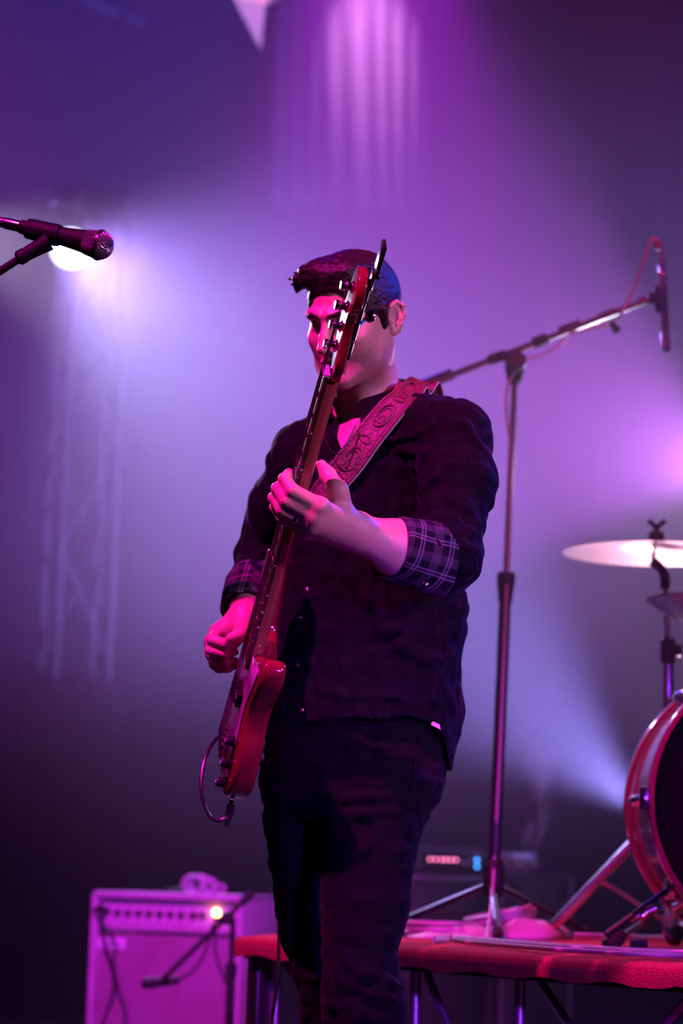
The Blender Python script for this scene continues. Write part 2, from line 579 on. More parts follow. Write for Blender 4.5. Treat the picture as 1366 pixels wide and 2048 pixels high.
# ------------------------------------------------------------------ lamp tower at the left
def truss_tower():
    c = W(147, 1365, 11.0)
    zb, zt = c.z, 3.75
    t = thing('truss_tower', 'silver lattice truss tower on a black skirted base under the bright lamp', 'truss', (c.x, c.y, 0))
    a = math.radians(24)
    hw = 0.125
    cs = []
    for sx, sy in ((-1, -1), (1, -1), (1, 1), (-1, 1)):
        x, y = sx * hw, sy * hw
        cs.append((c.x + x * math.cos(a) - y * math.sin(a), c.y + x * math.sin(a) + y * math.cos(a)))
    for x, y in cs:
        bm = B(); tube(bm, [(x, y, zb - 0.05), (x, y, zt)], 0.019, 12)
        obj('chord', bm, 'truss', t)
    step = 0.5
    for s in range(4):
        p, q = cs[s], cs[(s + 1) % 4]
        z = zb + 0.1
        f = s % 2
        while z + step < zt:
            u, v = (p, q) if f else (q, p)
            bm = B(); tube(bm, [(*u, z), (*v, z + step)], 0.009, 8)
            obj('lattice_bar', bm, 'truss', t)
            z += step
            f = 1 - f
    bm = B(); box(bm, (c.x, c.y, zt + 0.01), (0.34, 0.34, 0.02), None, 0.004)
    obj('top_plate', bm, 'velour', t)
    # pleated black skirt
    bm = B()
    rings = []
    for z, r in ((0.005, 0.30), (0.5, 0.28), (1.0, 0.25), (zb - 0.06, 0.22), (zb, 0.20)):
        ring = []
        for k in range(72):
            an = 2 * math.pi * k / 72
            rr = r * (1 + 0.05 * math.sin(an * 18))
            sq = 1 / max(abs(math.cos(an)), abs(math.sin(an))) ** 0.6
            ring.append(bm.verts.new((c.x + rr * sq * math.cos(an), c.y + rr * sq * math.sin(an), z)))
        rings.append(ring)
    for p, q in zip(rings, rings[1:]):
        for k in range(72):
            bm.faces.new((p[k], p[(k + 1) % 72], q[(k + 1) % 72], q[k]))
    bm.faces.new(rings[-1])
    obj('skirt', bm, 'velour', t, angle=60)
    return cs


truss_tower()


def wash_lamp():
    p = LAMP
    aim = (W(330, 800, 6.0) - p).normalized()
    t = thing('wash_lamp', 'blazing white round stage lamp on the truss tower behind the microphone', 'stage lamp', p)
    bm = B()
    lathe(bm, [(0.096, -0.005), (0.101, -0.02), (0.101, -0.10), (0.09, -0.16), (0.08, -0.24), (0.05, -0.27)], p, aim, 32)
    obj('housing', bm, 'black', t)
    bm = B(); lathe(bm, [(0.101, -0.02), (0.106, -0.012), (0.106, 0.012), (0.096, 0.016), (0.089, 0.008), (0.089, -0.004)], p, aim, 32, cap=False)
    obj('bezel', bm, 'black_metal', t)
    bm = B(); lathe(bm, [(0.088, -0.004), (0.083, 0.003), (0.07, 0.009), (0.03, 0.012)], p, aim, 32)
    obj('lens', bm, 'lens', t)
    x = Vector((0, 0, 1)).cross(aim).normalized()
    c = p - aim * 0.12
    top = c + Vector((0, 0, 0.20))
    bm = B(); tube(bm, smooth_path([c + x * 0.125, c + x * 0.14 + Vector((0, 0, .1)), c + x * 0.10 + Vector((0, 0, .19)), top, c - x * 0.10 + Vector((0, 0, .19)), c - x * 0.14 + Vector((0, 0, .1)), c - x * 0.125], 5), 0.011, 8)
    obj('yoke', bm, 'black_metal', t)
    bm = B(); tube(bm, [top, (top.x, top.y + 0.30, top.z)], 0.018, 10); box(bm, (top.x, top.y + 0.26, top.z), (0.07, 0.05, 0.07), None, 0.008)
    obj('clamp', bm, 'black_metal', t)


wash_lamp()

# faint lighting bar at the top left
def lighting_bar():
    p, q = W(120, -22, 12.0), W(285, 44, 12.4)
    d = (q - p).normalized()
    a = p - d * 1.6
    t = thing('lighting_bar', 'faint lighting pipe with clamps hanging at the top left', 'lighting bar', (a + q) / 2)
    bm = B(); tube(bm, [a, q], 0.024, 12)
    obj('pipe', bm, 'steel', t)
    for f in (0.62, 0.80, 0.93):
        c = a + (q - a) * f
        bm = B(); box(bm, c + Vector((0, 0, -0.045)), (0.05, 0.06, 0.06), None, 0.008); lathe(bm, [(0.014, -0.13), (0.014, -0.05)], c, (0, 0, 1), 10)
        obj('clamp', bm, 'black_metal', t)
    for f in (0.25, 0.95):
        c = a + (q - a) * f
        bm = B(); tube(bm, [c, (c.x, c.y, 7.6)], 0.006, 6)
        obj('hanging_cable', bm, 'black', t)


lighting_bar()

# pale fabric corner at the top
def fabric_corner():
    Y = 11.6
    P = [W(466, -6, Y), W(530, 8, Y - 0.05), W(521, 98, Y + 0.12), W(566, -4, Y + 0.22), W(500, -120, Y + 0.1), W(600, -120, Y + 0.25), W(440, -120, Y + 0.02)]
    t = thing('hanging_cloth', 'pale pink pointed cloth corner hanging at the top centre', 'cloth', P[2])
    def sheet(ids, name, mat, th):
        bm = B()
        n = Vector((0, 1, 0)) * th
        vs = [bm.verts.new(P[i]) for i in ids]
        ws = [bm.verts.new(P[i] + n) for i in ids]
        bm.faces.new(vs); bm.faces.new(ws[::-1])
        for i in range(len(ids)):
            j = (i + 1) % len(ids)
            bm.faces.new((vs[i], ws[i], ws[j], vs[j]))
        obj(name, bm, mat, t, smooth=False)
    sheet((0, 1, 2), 'front_fold', 'fabric_pale', 0.01)
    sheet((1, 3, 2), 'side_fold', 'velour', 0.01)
    sheet((6, 4, 1, 0), 'upper_band', 'fabric_pale', 0.012)
    sheet((4, 5, 3, 1), 'upper_side_band', 'fabric_pale', 0.012)
    for i in (4, 5, 6):
        bm = B(); tube(bm, [P[i], (P[i].x, P[i].y, 7.6)], 0.005, 6)
        obj('hanging_cord', bm, 'black', t)


fabric_corner()


# wisp of thicker smoke drifting in the blue beam
wm = bpy.data.materials.new('smoke')
wm.use_nodes = True
nt = wm.node_tree
nt.nodes.remove(nt.nodes['Principled BSDF'])
vs = nt.nodes.new('ShaderNodeVolumeScatter')
vs.inputs['Anisotropy'].default_value = 0.3
tc = nt.nodes.new('ShaderNodeTexCoord')
mp = nt.nodes.new('ShaderNodeMapping')
mp.inputs['Scale'].default_value = (1.0, 1.0, 0.45)
nz = nt.nodes.new('ShaderNodeTexNoise')
nz.inputs['Scale'].default_value = 9.0
nz.inputs['Detail'].default_value = 2.5
nz.inputs['Distortion'].default_value = 1.4
mr = nt.nodes.new('ShaderNodeMapRange')
for i, v in enumerate((0.50, 0.70, 0.0, 4.0)):
    mr.inputs[i + 1].default_value = v
nt.links.new(tc.outputs['Object'], mp.inputs[0])
nt.links.new(mp.outputs[0], nz.inputs['Vector'])
nt.links.new(nz.outputs['Fac'], mr.inputs[0])
nt.links.new(mr.outputs[0], vs.inputs['Density'])
nt.links.new(vs.outputs['Volume'], nt.nodes['Material Output'].inputs['Volume'])
c = W(1066, 1560, 7.9)
bm = B(); lathe(bm, [(.01, -.27), (.05, -.18), (.075, -.05), (.085, .08), (.06, .18), (.01, .24)], c, (0.05, 0, 1), 20)
o = obj('smoke_wisp', bm, wm)
o['kind'] = 'stuff'
tag(o, 'curling wisp of pale smoke between the boom stand and bass drum', 'smoke')


# ================================================================== the bass guitar
BA, BB = W(461, 1548, 4.50), W(742, 546, 3.84)        # body end and headstock tip, mid thickness
bu = (BB - BA).normalized()
BL = (BB - BA).length
bn = Vector((-1.0, -0.085, 0.0))
bn = (bn - bu * bn.dot(bu)).normalized()                # string side
bv = bu.cross(bn).normalized()
if bv.y > 0:
    bv = -bv                                            # treble side, towards the camera
SB = BL / 1.165


def BP(u, v, n):
    """bass coordinates: u along (0 body end, 1.165 tip), v to the treble side, n to the strings"""
    return BA + bu * (u * SB) + bv * (v * SB) + bn * n


def outline(pts, n=5):
    out = []
    N = len(pts)
    for i in range(N):
        p0, p1, p2, p3 = (Vector((*pts[(i + k) % N], 0)) for k in (-1, 0, 1, 2))
        for k in range(n):
            t = k / n
            q = 0.5 * ((2 * p1) + (p2 - p0) * t + (2 * p0 - 5 * p1 + 4 * p2 - p3) * t * t + (3 * p1 - p0 - 3 * p2 + p3) * t ** 3)
            out.append((q.x, q.y))
    return out


def slab(bm, pts, n0, n1, bev=0.0, steps=3):
    """extrude an outline in bass coordinates between n0 and n1 with rounded rims"""
    cu = sum(p[0] for p in pts) / len(pts)
    N = len(pts)
    nor = []
    for i in range(N):
        a, b_ = pts[i - 1], pts[(i + 1) % N]
        t = Vector((b_[0] - a[0], b_[1] - a[1]))
        t = t.normalized() if t.length > 1e-9 else Vector((1, 0))
        nor.append((t.y, -t.x))
    area = sum(pts[i - 1][0] * pts[i][1] - pts[i][0] * pts[i - 1][1] for i in range(N))
    sg = 1 if area > 0 else -1
    lev = []
    if bev > 0:
        for k in range(steps + 1):
            a = math.pi / 2 * k / steps
            lev.append((n0 + bev * (1 - math.sin(a)), bev * (1 - math.cos(a))))
        lev = [(n0 + bev * (1 - math.cos(math.pi / 2 * k / steps)), bev * (1 - math.sin(math.pi / 2 * k / steps))) for k in range(steps + 1)]
        lev += [(n1 - bev * (1 - math.cos(math.pi / 2 * k / steps)), bev * (1 - math.sin(math.pi / 2 * k / steps))) for k in range(steps, -1, -1)]
    else:
        lev = [(n0, 0), (n1, 0)]
    rings = []
    for nn, ins in lev:
        rings.append([bm.verts.new(BP(p[0] - sg * nor[i][0] * ins, p[1] - sg * nor[i][1] * ins, nn)) for i, p in enumerate(pts)])
    for a, c in zip(rings, rings[1:]):
        for k in range(N):
            bm.faces.new((a[k], a[(k + 1) % N], c[(k + 1) % N], c[k]))
    bm.faces.new(rings[0][::-1])
    bm.faces.new(rings[-1])
    return bm


body_pts = [(0.005, -0.06), (0.0, 0.02), (0.012, 0.085), (0.05, 0.135), (0.105, 0.158), (0.165, 0.148), (0.215, 0.125), (0.255, 0.122), (0.30, 0.142), (0.345, 0.160),
            (0.378, 0.152), (0.384, 0.128), (0.36, 0.098), (0.335, 0.066), (0.325, 0.036), (0.33, -0.036), (0.36, -0.062), (0.405, -0.092), (0.445, -0.118), (0.462, -0.142),
            (0.452, -0.160), (0.41, -0.163), (0.35, -0.148), (0.285, -0.126), (0.23, -0.120), (0.17, -0.134), (0.11, -0.156), (0.06, -0.150), (0.022, -0.115)]
bass = thing('bass_guitar', 'red bass guitar held upright in the hands of the player', 'bass guitar', BA)
bm = B(); slab(bm, outline(body_pts, 4), -0.023, 0.021, 0.012, 4)
obj('body', bm, 'red_lacquer', bass, 50)
pg = [(0.10, 0.02), (0.10, 0.075), (0.15, 0.105), (0.20, 0.095), (0.25, 0.095), (0.30, 0.118), (0.345, 0.128), (0.345, 0.10), (0.325, 0.07), (0.318, 0.036), (0.318, -0.036),
      (0.34, -0.06), (0.38, -0.09), (0.36, -0.10), (0.30, -0.075), (0.25, -0.05), (0.18, -0.04), (0.12, -0.02)]
bm = B(); slab(bm, outline(pg, 3), 0.0212, 0.0242, 0.0008, 1)
obj('pickguard', bm, 'guard', bass, 50)


def rect(u0, u1, v0, v1):
    return [(u0, v0), (u1, v0), (u1, v1), (u0, v1)]


for u0, v0 in ((0.205, 0.0), (0.178, -0.052)):
    bm = B(); slab(bm, rect(u0, u0 + 0.03, v0, v0 + 0.052), 0.0242, 0.0345, 0.0015, 1)
    o = obj('pickup', bm, 'black', bass, 30)
    for k in range(4):
        bm = B(); lathe(bm, [(0.004, 0), (0.004, 0.0015), (0.002, 0.002)], BP(u0 + 0.015, v0 + 0.009 + 0.0115 * k, 0.0345), bn, 8)
        obj('pole_piece', bm, 'chrome', o)
bm = B(); slab(bm, rect(0.035, 0.10, -0.04, 0.04), 0.021, 0.0245, 0.001, 1)
br = obj('bridge', bm, 'chrome', bass, 30)
for k in range(4):
    v = -0.0285 + 0.019 * k
    bm = B(); slab(bm, rect(0.062, 0.094, v - 0.006, v + 0.006), 0.0245, 0.036, 0.002, 2)
    obj('saddle', bm, 'steel', br, 30)
for (u, v) in ((0.150, 0.092), (0.108, 0.108), (0.062, 0.112)):
    bm = B()
    lathe(bm, [(0.0115, 0.0), (0.0115, 0.003), (0.0095, 0.004), (0.0095, 0.016), (0.0085, 0.018), (0.004, 0.0185)], BP(u, v, 0.022), bn, 20)
    kn = obj('knob', bm, 'black_metal', bass, 30)
    bm = B(); box(bm, (0, 0, 0), (0.0018, 0.009, 0.001)); 
    mt = Matrix.Translation(BP(u, v, 0.0408)) @ Matrix((bu, bv, bn)).transposed().to_4x4()
    bmesh.ops.transform(bm, matrix=mt, verts=bm.verts[:])
    obj('pointer', bm, 'pale', kn)
# neck, fretboard, headstock
bm = B()
rings = []
for u in [0.30 + (0.95 - 0.30) * i / 14 for i in range(15)]:
    f = (u - 0.30) / 0.65
    hw = 0.031 * (1 - f) + 0.0195 * f
    th = 0.0215 if u > 0.40 else 0.0215 + 0.001
    ring = []
    for k in range(13):
        a = math.pi * k / 12
        ring.append(bm.verts.new(BP(u, hw * math.cos(a), 0.0245 - th * (math.sin(a) ** 0.75))))
    rings.append(ring)
for a, c in zip(rings, rings[1:]):
    for k in range(12):
        bm.faces.new((a[k], a[k + 1], c[k + 1], c[k]))
    bm.faces.new((a[12], a[0], c[0], c[12]))
bm.faces.new(rings[0]); bm.faces.new(rings[-1][::-1])
obj('neck', bm, 'maple', bass, 50)
bm = B()
slab(bm, [(0.285, -0.032), (0.95, -0.0198), (0.95, 0.0198), (0.285, 0.032)], 0.0246, 0.0305, 0.0008, 1)
fb = obj('fretboard', bm, 'rosewood', bass, 30)
scale_u = 0.95 - 0.078
for k in range(1, 21):
    u = 0.95 - scale_u * (1 - 2 ** (-k / 12))
    if u < 0.29:
        break
    f = (u - 0.285) / 0.665
    hw = 0.0322 * (1 - f) + 0.0200 * f
    bm = B(); tube(bm, [BP(u, -hw, 0.0307), BP(u, 0, 0.0312), BP(u, hw, 0.0307)], 0.0013, 6)
    obj('fret', bm, 'chrome', fb)
    if k in (3, 5, 7, 9, 12, 15, 17, 19):
        bm = B(); lathe(bm, [(0.0035, 0), (0.0035, 0.0006)], BP(u + 0.018, 0, 0.0305), bn, 10)
        obj('position_dot', bm, 'pale', fb)
        bm = B(); lathe(bm, [(0.0018, 0), (0.0018, 0.0006)], BP(u + 0.018, hw * 0.99, 0.0276), bv, 8)
        obj('side_dot', bm, 'pale', fb)
bm = B(); slab(bm, rect(0.950, 0.955, -0.0205, 0.0205), 0.022, 0.0335, 0.0006, 1)
obj('nut', bm, 'pale', bass, 30)
hd = [(0.945, -0.021), (0.955, -0.022), (0.985, -0.050), (1.03, -0.062), (1.10, -0.058), (1.15, -0.044), (1.165, -0.012), (1.155, 0.020), (1.13, 0.036), (1.105, 0.034), (1.085, 0.018),
      (1.05, 0.008), (1.01, 0.020), (0.98, 0.030), (0.955, 0.022), (0.945, 0.021)]
bm = B(); slab(bm, outline(hd, 4), 0.004, 0.0195, 0.0022, 2)
hs = obj('headstock', bm, 'red_lacquer', bass, 45)
ends = []
for k in range(4):
    u, v = 0.992 + 0.043 * k, -0.030 + 0.0035 * k
    ends.append((u, v))
    bm = B()
    lathe(bm, [(0.0105, 0.0), (0.0105, 0.002), (0.0072, 0.003), (0.0066, 0.010), (0.0066, 0.013), (0.0085, 0.0145), (0.0085, 0.0195), (0.0066, 0.021)], BP(u, v, 0.0195), bn, 16)
    tn = obj('tuner', bm, 'chrome', bass, 35)
    bm = B(); slab(bm, rect(u - 0.018, u + 0.018, v - 0.012, v + 0.012), -0.0085, 0.0038, 0.003, 2)
    obj('gear_housing', bm, 'black_metal', tn, 35)
    bm = B(); tube(bm, [BP(u, v, -0.004), BP(u, -0.085, -0.008 - (0.020 if k == 1 else 0))], 0.0035, 8)
    obj('key_shaft', bm, 'black_metal', tn)
    bm = B()
    lathe(bm, [(0.003, -0.004), (0.009, -0.0035), (0.011, 0), (0.009, 0.0035), (0.003, 0.004)], BP(u, -0.092, -0.010 - (0.024 if k == 1 else 0)), (bn + bu * 0.4 + bv * (0.9 if k == 1 else 0)).normalized(), 18)
    obj('key', bm, 'gunmetal', tn)
    # string windings
    bm = B(); tube(bm, [BP(u, v, 0.030) + (bu * math.cos(a) + bv * math.sin(a)) * 0.0078 + bn * (0.0006 * a) for a in [0.5 * j for j in range(26)]], 0.0010, 5)
    obj('string_winding', bm, 'steel', tn)
for k in range(4):
    f = k / 3
    v0, vn = -0.0285 + 0.057 * f, -0.0145 + 0.029 * f
    u, v = ends[k]
    bm = B()
    tube(bm, [BP(0.078, v0, 0.0375), BP(0.9525, vn, 0.0345), BP(u, v + 0.0075, 0.0310)], [0.0016 - 0.0002 * k] * 3, 6)
    obj('string', bm, 'steel', bass)
# jack, strap buttons
bm = B(); lathe(bm, [(0.016, 0), (0.016, 0.002), (0.008, 0.003), (0.008, 0.007), (0.0045, 0.0075)], BP(0.012, 0.078, -0.002), (-bu * 0.9 + bv * 0.43).normalized(), 18)
obj('jack_plate', bm, 'chrome', bass, 30)
for u, v, d in ((0.0, -0.01, -bu), (0.455, -0.155, (bu * 0.7 - bv * 0.7).normalized())):
    bm = B(); lathe(bm, [(0.006, 0), (0.006, 0.007), (0.010, 0.010), (0.010, 0.013), (0.004, 0.014)], BP(u, v, -0.002), d, 14)
    obj('strap_button', bm, 'chrome', bass, 30)

# clip-on tuner at the headstock tip
ct = thing('clip_on_tuner', 'small black clip-on tuner standing up from the bass headstock', 'tuner', BP(1.150, -0.02, -0.004))
TM = Matrix.Translation(BP(1.188, -0.02, -0.012)) @ Matrix((bu, bv, bn)).transposed().to_4x4()
bm = B(); box(bm, (0, 0, 0), (0.056, 0.034, 0.0065), TM, 0.002)
obj('case', bm, 'black', ct, 40)
bm = B(); box(bm, (0.004, 0, 0.0038), (0.044, 0.026, 0.0012), TM, 0.0004)
obj('screen', bm, 'chrome', ct, 40)
bm = B(); box(bm, (-0.040, 0, 0.004), (0.034, 0.022, 0.006), TM, 0.002); box(bm, (-0.032, 0, 0.0), (0.006, 0.02, 0.014), TM, 0.002)
obj('clip', bm, 'chrome', ct, 40)


# ================================================================== the player
def w(px, py, dy=0.0):
    return W(px, py, 4.5 + dy)


R33 = math.radians(34)
PT = math.radians(22)
hL = np.array([math.cos(R33), -math.sin(R33), 0])
hf0 = np.array([-math.sin(R33), -math.cos(R33), 0])
hz_ = np.array([0, 0, 1.0])
hF = math.cos(PT) * hf0 - math.sin(PT) * hz_
hU = math.cos(PT) * hz_ + math.sin(PT) * hf0
tl = math.radians(-5)                       # head tilt
hL, hU = hL * math.cos(tl) + hU * math.sin(tl), hU * math.cos(tl) - hL * math.sin(tl)
HR = np.stack([hL, hF, hU], 1)
HC = np.array(w(706, 640, -0.05))
HS = 1.0


def H(x, y, z):
    return HC + HR @ (np.array([x, y, z]) * HS)


person = thing('person', 'dark-haired man in a dark plaid shirt and black trousers playing bass', 'person', (0.05, 4.55, 0.0))


def row(px0, px1, py, dy, hd):
    a, c = w(px0, py, dy), w(px1, py, dy)
    return ((a.z + c.z) / 2, a.x, c.x, a.y, hd)


torso_rows = [row(655, 860, 850, 0.03, .085), row(615, 915, 890, 0.02, .11), row(592, 925, 950, 0.02, .128), row(578, 920, 1050, 0.02, .135), row(565, 930, 1150, 0.02, .135),
              row(556, 938, 1210, 0.02, .135), row(550, 926, 1300, 0.02, .132), row(546, 917, 1380, 0.02, .132), row(542, 911, 1450, 0.02, .135), row(538, 905, 1560, 0.02, .138)]

SH_L, MID_L, EL_L, FO_L, WR_L = w(903, 878, -.10), w(915, 970, -.15), w(893, 1112, -.22), w(792, 1096, -.30), w(712, 1064, -.36)
SH_R, MID_R, EL_R, FO_R, WR_R = w(612, 915, .10), w(560, 1010, .15), w(520, 1115, .20), w(497, 1190, .06), w(489, 1236, -.03)
NECK = w(742, 838, .03)

# ---- skin: head, neck, chest, arms and hands as one surface
F = Field((-0.33, 3.95, 0.90), (0.33, 4.80, 1.86), 0.0026)
F.ell(H(0, -0.012, 0.040), (0.076, 0.096, 0.084), HR, 0.0)
F.ell(H(0, 0.030, -0.032), (0.070, 0.062, 0.080), HR, 0.03)
for s in (-1, 1):
    F.cap(H(s * .057, .000, -.034), H(s * .050, .024, -.076), .022, .021, .02)
    F.cap(H(s * .050, .024, -.076), H(s * .017, .077, -.100), .021, .019, .02)
    F.ell(H(s * .042, .060, -.022), (.016, .018, .014), HR, .02)              # cheekbone
    F.cap(H(s * .010, .0925, .025), H(s * .043, .0765, .025), .0110, .0100, .012)    # brow ridge
F.ell(H(0, .086, -.098), (.017, .014, .014), HR, .014)                          # chin
for s in (-1, 1):
    F.ell(H(s * .030, .100, .004), (.0180, .018, .0130), HR, .008, 'sub')      # eye socket
    F.ell(H(s * .031, .0725, .001), (.0140, .0135, .0120), HR, .004)           # closed lid over the eye
    F.cap(H(s * .020, .0850, -.0035), H(s * .042, .0785, -.004), .0022, .002, .003)
    F.ell(H(s * .022, .087, -.078), (.010, .012, .010), HR, .012, 'sub') if False else None
F.chain([H(0, .092, .016), H(0, .105, -.014), H(0, .114, -.034)], [.0075, .0088, .0105], .008)
for s in (-1, 1):
    F.ell(H(s * .0125, .101, -.038), (.0085, .010, .008), HR, .005)
    F.ell(H(s * .0065, .108, -.0455), (.0035, .005, .003), HR, .003, 'sub')
F.cap(H(-.020, .087, -.064), H(.020, .087, -.064), .0055, None, .006)
F.cap(H(-.008, .092, -.063), H(.008, .092, -.063), .0055, None, .005)
F.cap(H(-.016, .087, -.075), H(.016, .087, -.075), .0062, None, .006)
F.cap(H(-.025, .0905, -.0695), H(.025, .0905, -.0695), .0028, None, .003, 'sub')
F.cap(H(-.012, .091, -.084), H(.012, .091, -.084), .005, None, .006, 'sub')
for s in (-1, 1):                                                               # ears
    ea = .45
    loc = lambda yy, zz, nn: np.array([s * .080, -.012, .000]) + yy * np.array([-s * math.sin(ea), math.cos(ea), 0]) + zz * np.array([0, -.18, .98]) + nn * np.array([s * math.cos(ea), math.sin(ea), 0])
    ax = np.stack([HR @ np.array([s * math.cos(ea), math.sin(ea), 0]), HR @ np.array([-s * math.sin(ea), math.cos(ea), 0]), HR @ np.array([0, -.18, .98])], 1)
    E = lambda *q_: H(*loc(*q_))
    F.ell(E(-.004, 0, .002), (.0075, .0185, .031), ax, .006)
    F.ell(E(.000, .002, .0115), (.0075, .0105, .0185), ax, .004, 'sub')
    F.chain([E(.010, .008, .004), E(.008, .024, .007), E(-.004, .031, .009), E(-.016, .022, .011), E(-.0195, .004, .011), E(-.014, -.014, .009), E(-.006, -.024, .006)], [.003, .0034, .0036, .0036, .0034, .003, .003], .003)
    F.chain([E(-.010, .012, .007), E(-.011, -.002, .008), E(-.005, -.013, .007)], [.0024, .0028, .0024], .003)
    F.ell(E(.010, -.003, .005), (.003, .004, .006), ax, .003)
    F.ell(E(.000, -.026, .004), (.0045, .008, .008), ax, .004)
F.cap(H(0, -.020, -.045), NECK, .057, .066, .025)
F.cap(H(.050, -.022, -.050), np.array(w(712, 850, -.045)), .012, .010, .03)    # neck muscle
F.ell(H(0, .022, -.125), (.012, .014, .016), HR, .03)                          # larynx
F.rows(torso_rows[:7], .03, grow=-0.016)
F.cap(w(745, 838, .02), SH_L, .055, .055, .03)
F.cap(w(735, 845, .04), SH_R, .055, .052, .03)
F.chain([SH_L, MID_L, EL_L], [.055, .048, .042], .02)
F.cap(EL_L, FO_L, .044, .0475, .02)
F.cap(FO_L, WR_L, .0475, .0315, .02)
F.chain([SH_R, MID_R, EL_R, FO_R], [.052, .046, .042, .038], .02)
F.cap(FO_R, WR_R, .036, .029, .02)

# ---- left hand, wrapped round the neck of the bass
NK = lambda u, v, n: BP(u, v, n)


def at_u(px, py):
    """u on the bass axis whose picture is nearest to that pixel"""
    best = min((abs((lambda q: 1024 - FPX * (q - CAM).dot(_U) / (q - CAM).dot(_F))(BP(i / 400, 0, .02)) - py), i / 400) for i in range(200, 400))
    return best[1]


uH = at_u(610, 985)
ui = at_u(600, 950)
# knuckles lie in front of the treble edge, tips come down on the strings
kn = [NK(ui - .024, .062, -.014), NK(ui - .045, .066, -.010), NK(ui - .066, .064, -.008), NK(ui - .086, .057, -.006)]
pip = [NK(ui - .006, .054, .038), NK(ui - .028, .057, .044), NK(ui - .050, .055, .046), NK(ui - .073, .047, .040)]
dip = [NK(ui + .001, .029, .052), NK(ui - .020, .032, .060), NK(ui - .043, .030, .061), NK(ui - .066, .024, .055)]
tip = [NK(ui + .004, .009, .045), NK(ui - .017, .011, .047), NK(ui - .040, .011, .047), NK(ui - .063, .007, .046)]
rad = [.0120, .0120, .0114, .0098]
pal0 = np.array(WR_L)
for i in range(4):
    off = np.array(bu) * (.012 - .010 * i)
    F.cap(pal0 + off, kn[i], .021, .0135, .014)
F.cap(np.array(WR_L) + np.array(bu) * .005, (np.array(kn[0]) + np.array(kn[3])) / 2, .028, .022, .016)
for i in range(3):
    F.cap((np.array(kn[i]) + np.array(kn[i + 1])) / 2, (np.array(kn[i]) * 1.3 + np.array(pip[i]) * .7 + np.array(kn[i + 1]) * 1.3 + np.array(pip[i + 1]) * .7) / 4, .011, .008, .008)
for i in range(4):
    F.cap(kn[i], pip[i], rad[i] * 1.2, rad[i] * 1.06, .007)
    F.cap(pip[i], dip[i], rad[i] * 1.02, rad[i] * .95, .0035)
    F.cap(dip[i], tip[i], rad[i] * .95, rad[i] * .72, .0035)
    F.ell(kn[i], (rad[i] * 1.35,) * 3, None, .008)
th0 = np.array(WR_L) * .75 + np.array(kn[0]) * .25
th1, th2, th3 = w(676, 982, -.40), w(656, 950, -.375), w(643, 930, -.365)
F.chain([th0, th1, th2, th3], [.021, .0165, .0125, .0095], .012)
RING = (np.array(kn[2]) * .45 + np.array(pip[2]) * .55, np.array(pip[2]) - np.array(kn[2]), rad[2] * 1.14)
# ---- right hand, fingers bent at the strings
m = [w(436, 1262, -.04), w(424, 1284, -.035), w(426, 1306, -.025), w(434, 1326, -.015)]
rp = [w(424, 1279, -.085), w(421, 1300, -.078), w(427, 1321, -.066), w(437, 1337, -.052)]
rd = [w(450, 1288, -.098), w(449, 1307, -.088), w(451, 1325, -.075), w(454, 1338, -.060)]
rt = [w(470, 1286, -.080), w(470, 1304, -.070), w(470, 1321, -.060), w(470, 1332, -.048)]
for i in range(4):
    F.cap(np.array(WR_R), m[i], .024, .0135, .014)
    F.ell(m[i], (.0135,) * 3, None, .008)
    F.cap(m[i], rp[i], .0118 - .0007 * i, .0108 - .0007 * i, .005)
    F.cap(rp[i], rd[i], .0105 - .0007 * i, .0096 - .0007 * i, .003)
    F.cap(rd[i], rt[i], .0096 - .0007 * i, .0078 - .0005 * i, .003)
F.chain([w(488, 1240, -.035), w(484, 1262, -.075), w(478, 1270, -.098), w(462, 1276, -.108)], [.020, .0145, .0118, .0092], .010)
v, q = F.mesh()
body = obj_np('body', v, q, 'skin', person)
lv = (v - HC) @ HR
sm_ = lambda a, lo, hi: np.clip((a - lo) / (hi - lo), 0, 1)
stub = sm_(-lv[:, 2], .038, .058) * sm_(lv[:, 1], -.01, .03) * sm_(-lv[:, 2], .02, .04) * (1 - sm_(-lv[:, 2], .115, .14)) * (np.abs(lv[:, 0]) < .09) * (np.linalg.norm(lv, axis=1) < .17)
lipm = (np.abs(lv[:, 2] + .0695) < .0115) & (np.abs(lv[:, 0]) < .024) & (lv[:, 1] > .082)
stub = np.where(lipm, .35, stub * .62) * (.85 + .3 * np.random.RandomState(1).rand(len(v)))
at = body.data.attributes.new('stubble', 'FLOAT', 'POINT')
at.data.foreach_set('value', stub.astype(np.float32))
bm = B(); lathe(bm, [(RING[2], -.0025), (RING[2] + .0014, -.002), (RING[2] + .0014, .002), (RING[2], .0025)], RING[0], RING[1], 24, cap=False)
obj('finger_ring', bm, 'chrome', person, 40)


# ---- hair
G = Field(HC - 0.19, HC + 0.19, 0.0026)
G.ell(H(0, -0.014, 0.042), (0.0825, 0.103, 0.0865), HR, 0.0)
G.cap(H(-.032, .056, .100), H(.040, .062, .096), .018, .016, .03)             # swept front
G.chain([H(.000, .072, .100), H(-.045, .072, .098), H(-.075, .062, .092), H(-.106, .044, .088)], [.013, .010, .006, .0015], .012)
G.chain([H(-.010, .078, .094), H(-.050, .074, .088), H(-.094, .054, .078)], [.009, .0065, .0015], .010)
G.chain([H(-.030, .062, .104), H(-.065, .050, .102), H(-.098, .034, .098)], [.010, .007, .0015], .010)
G.chain([H(-.060, .062, .080), H(-.086, .046, .070), H(-.098, .036, .058)], [.008, .005, .001], .008)
G.ell(H(.0, .016, .098), (.060, .072, .022), HR, .03)
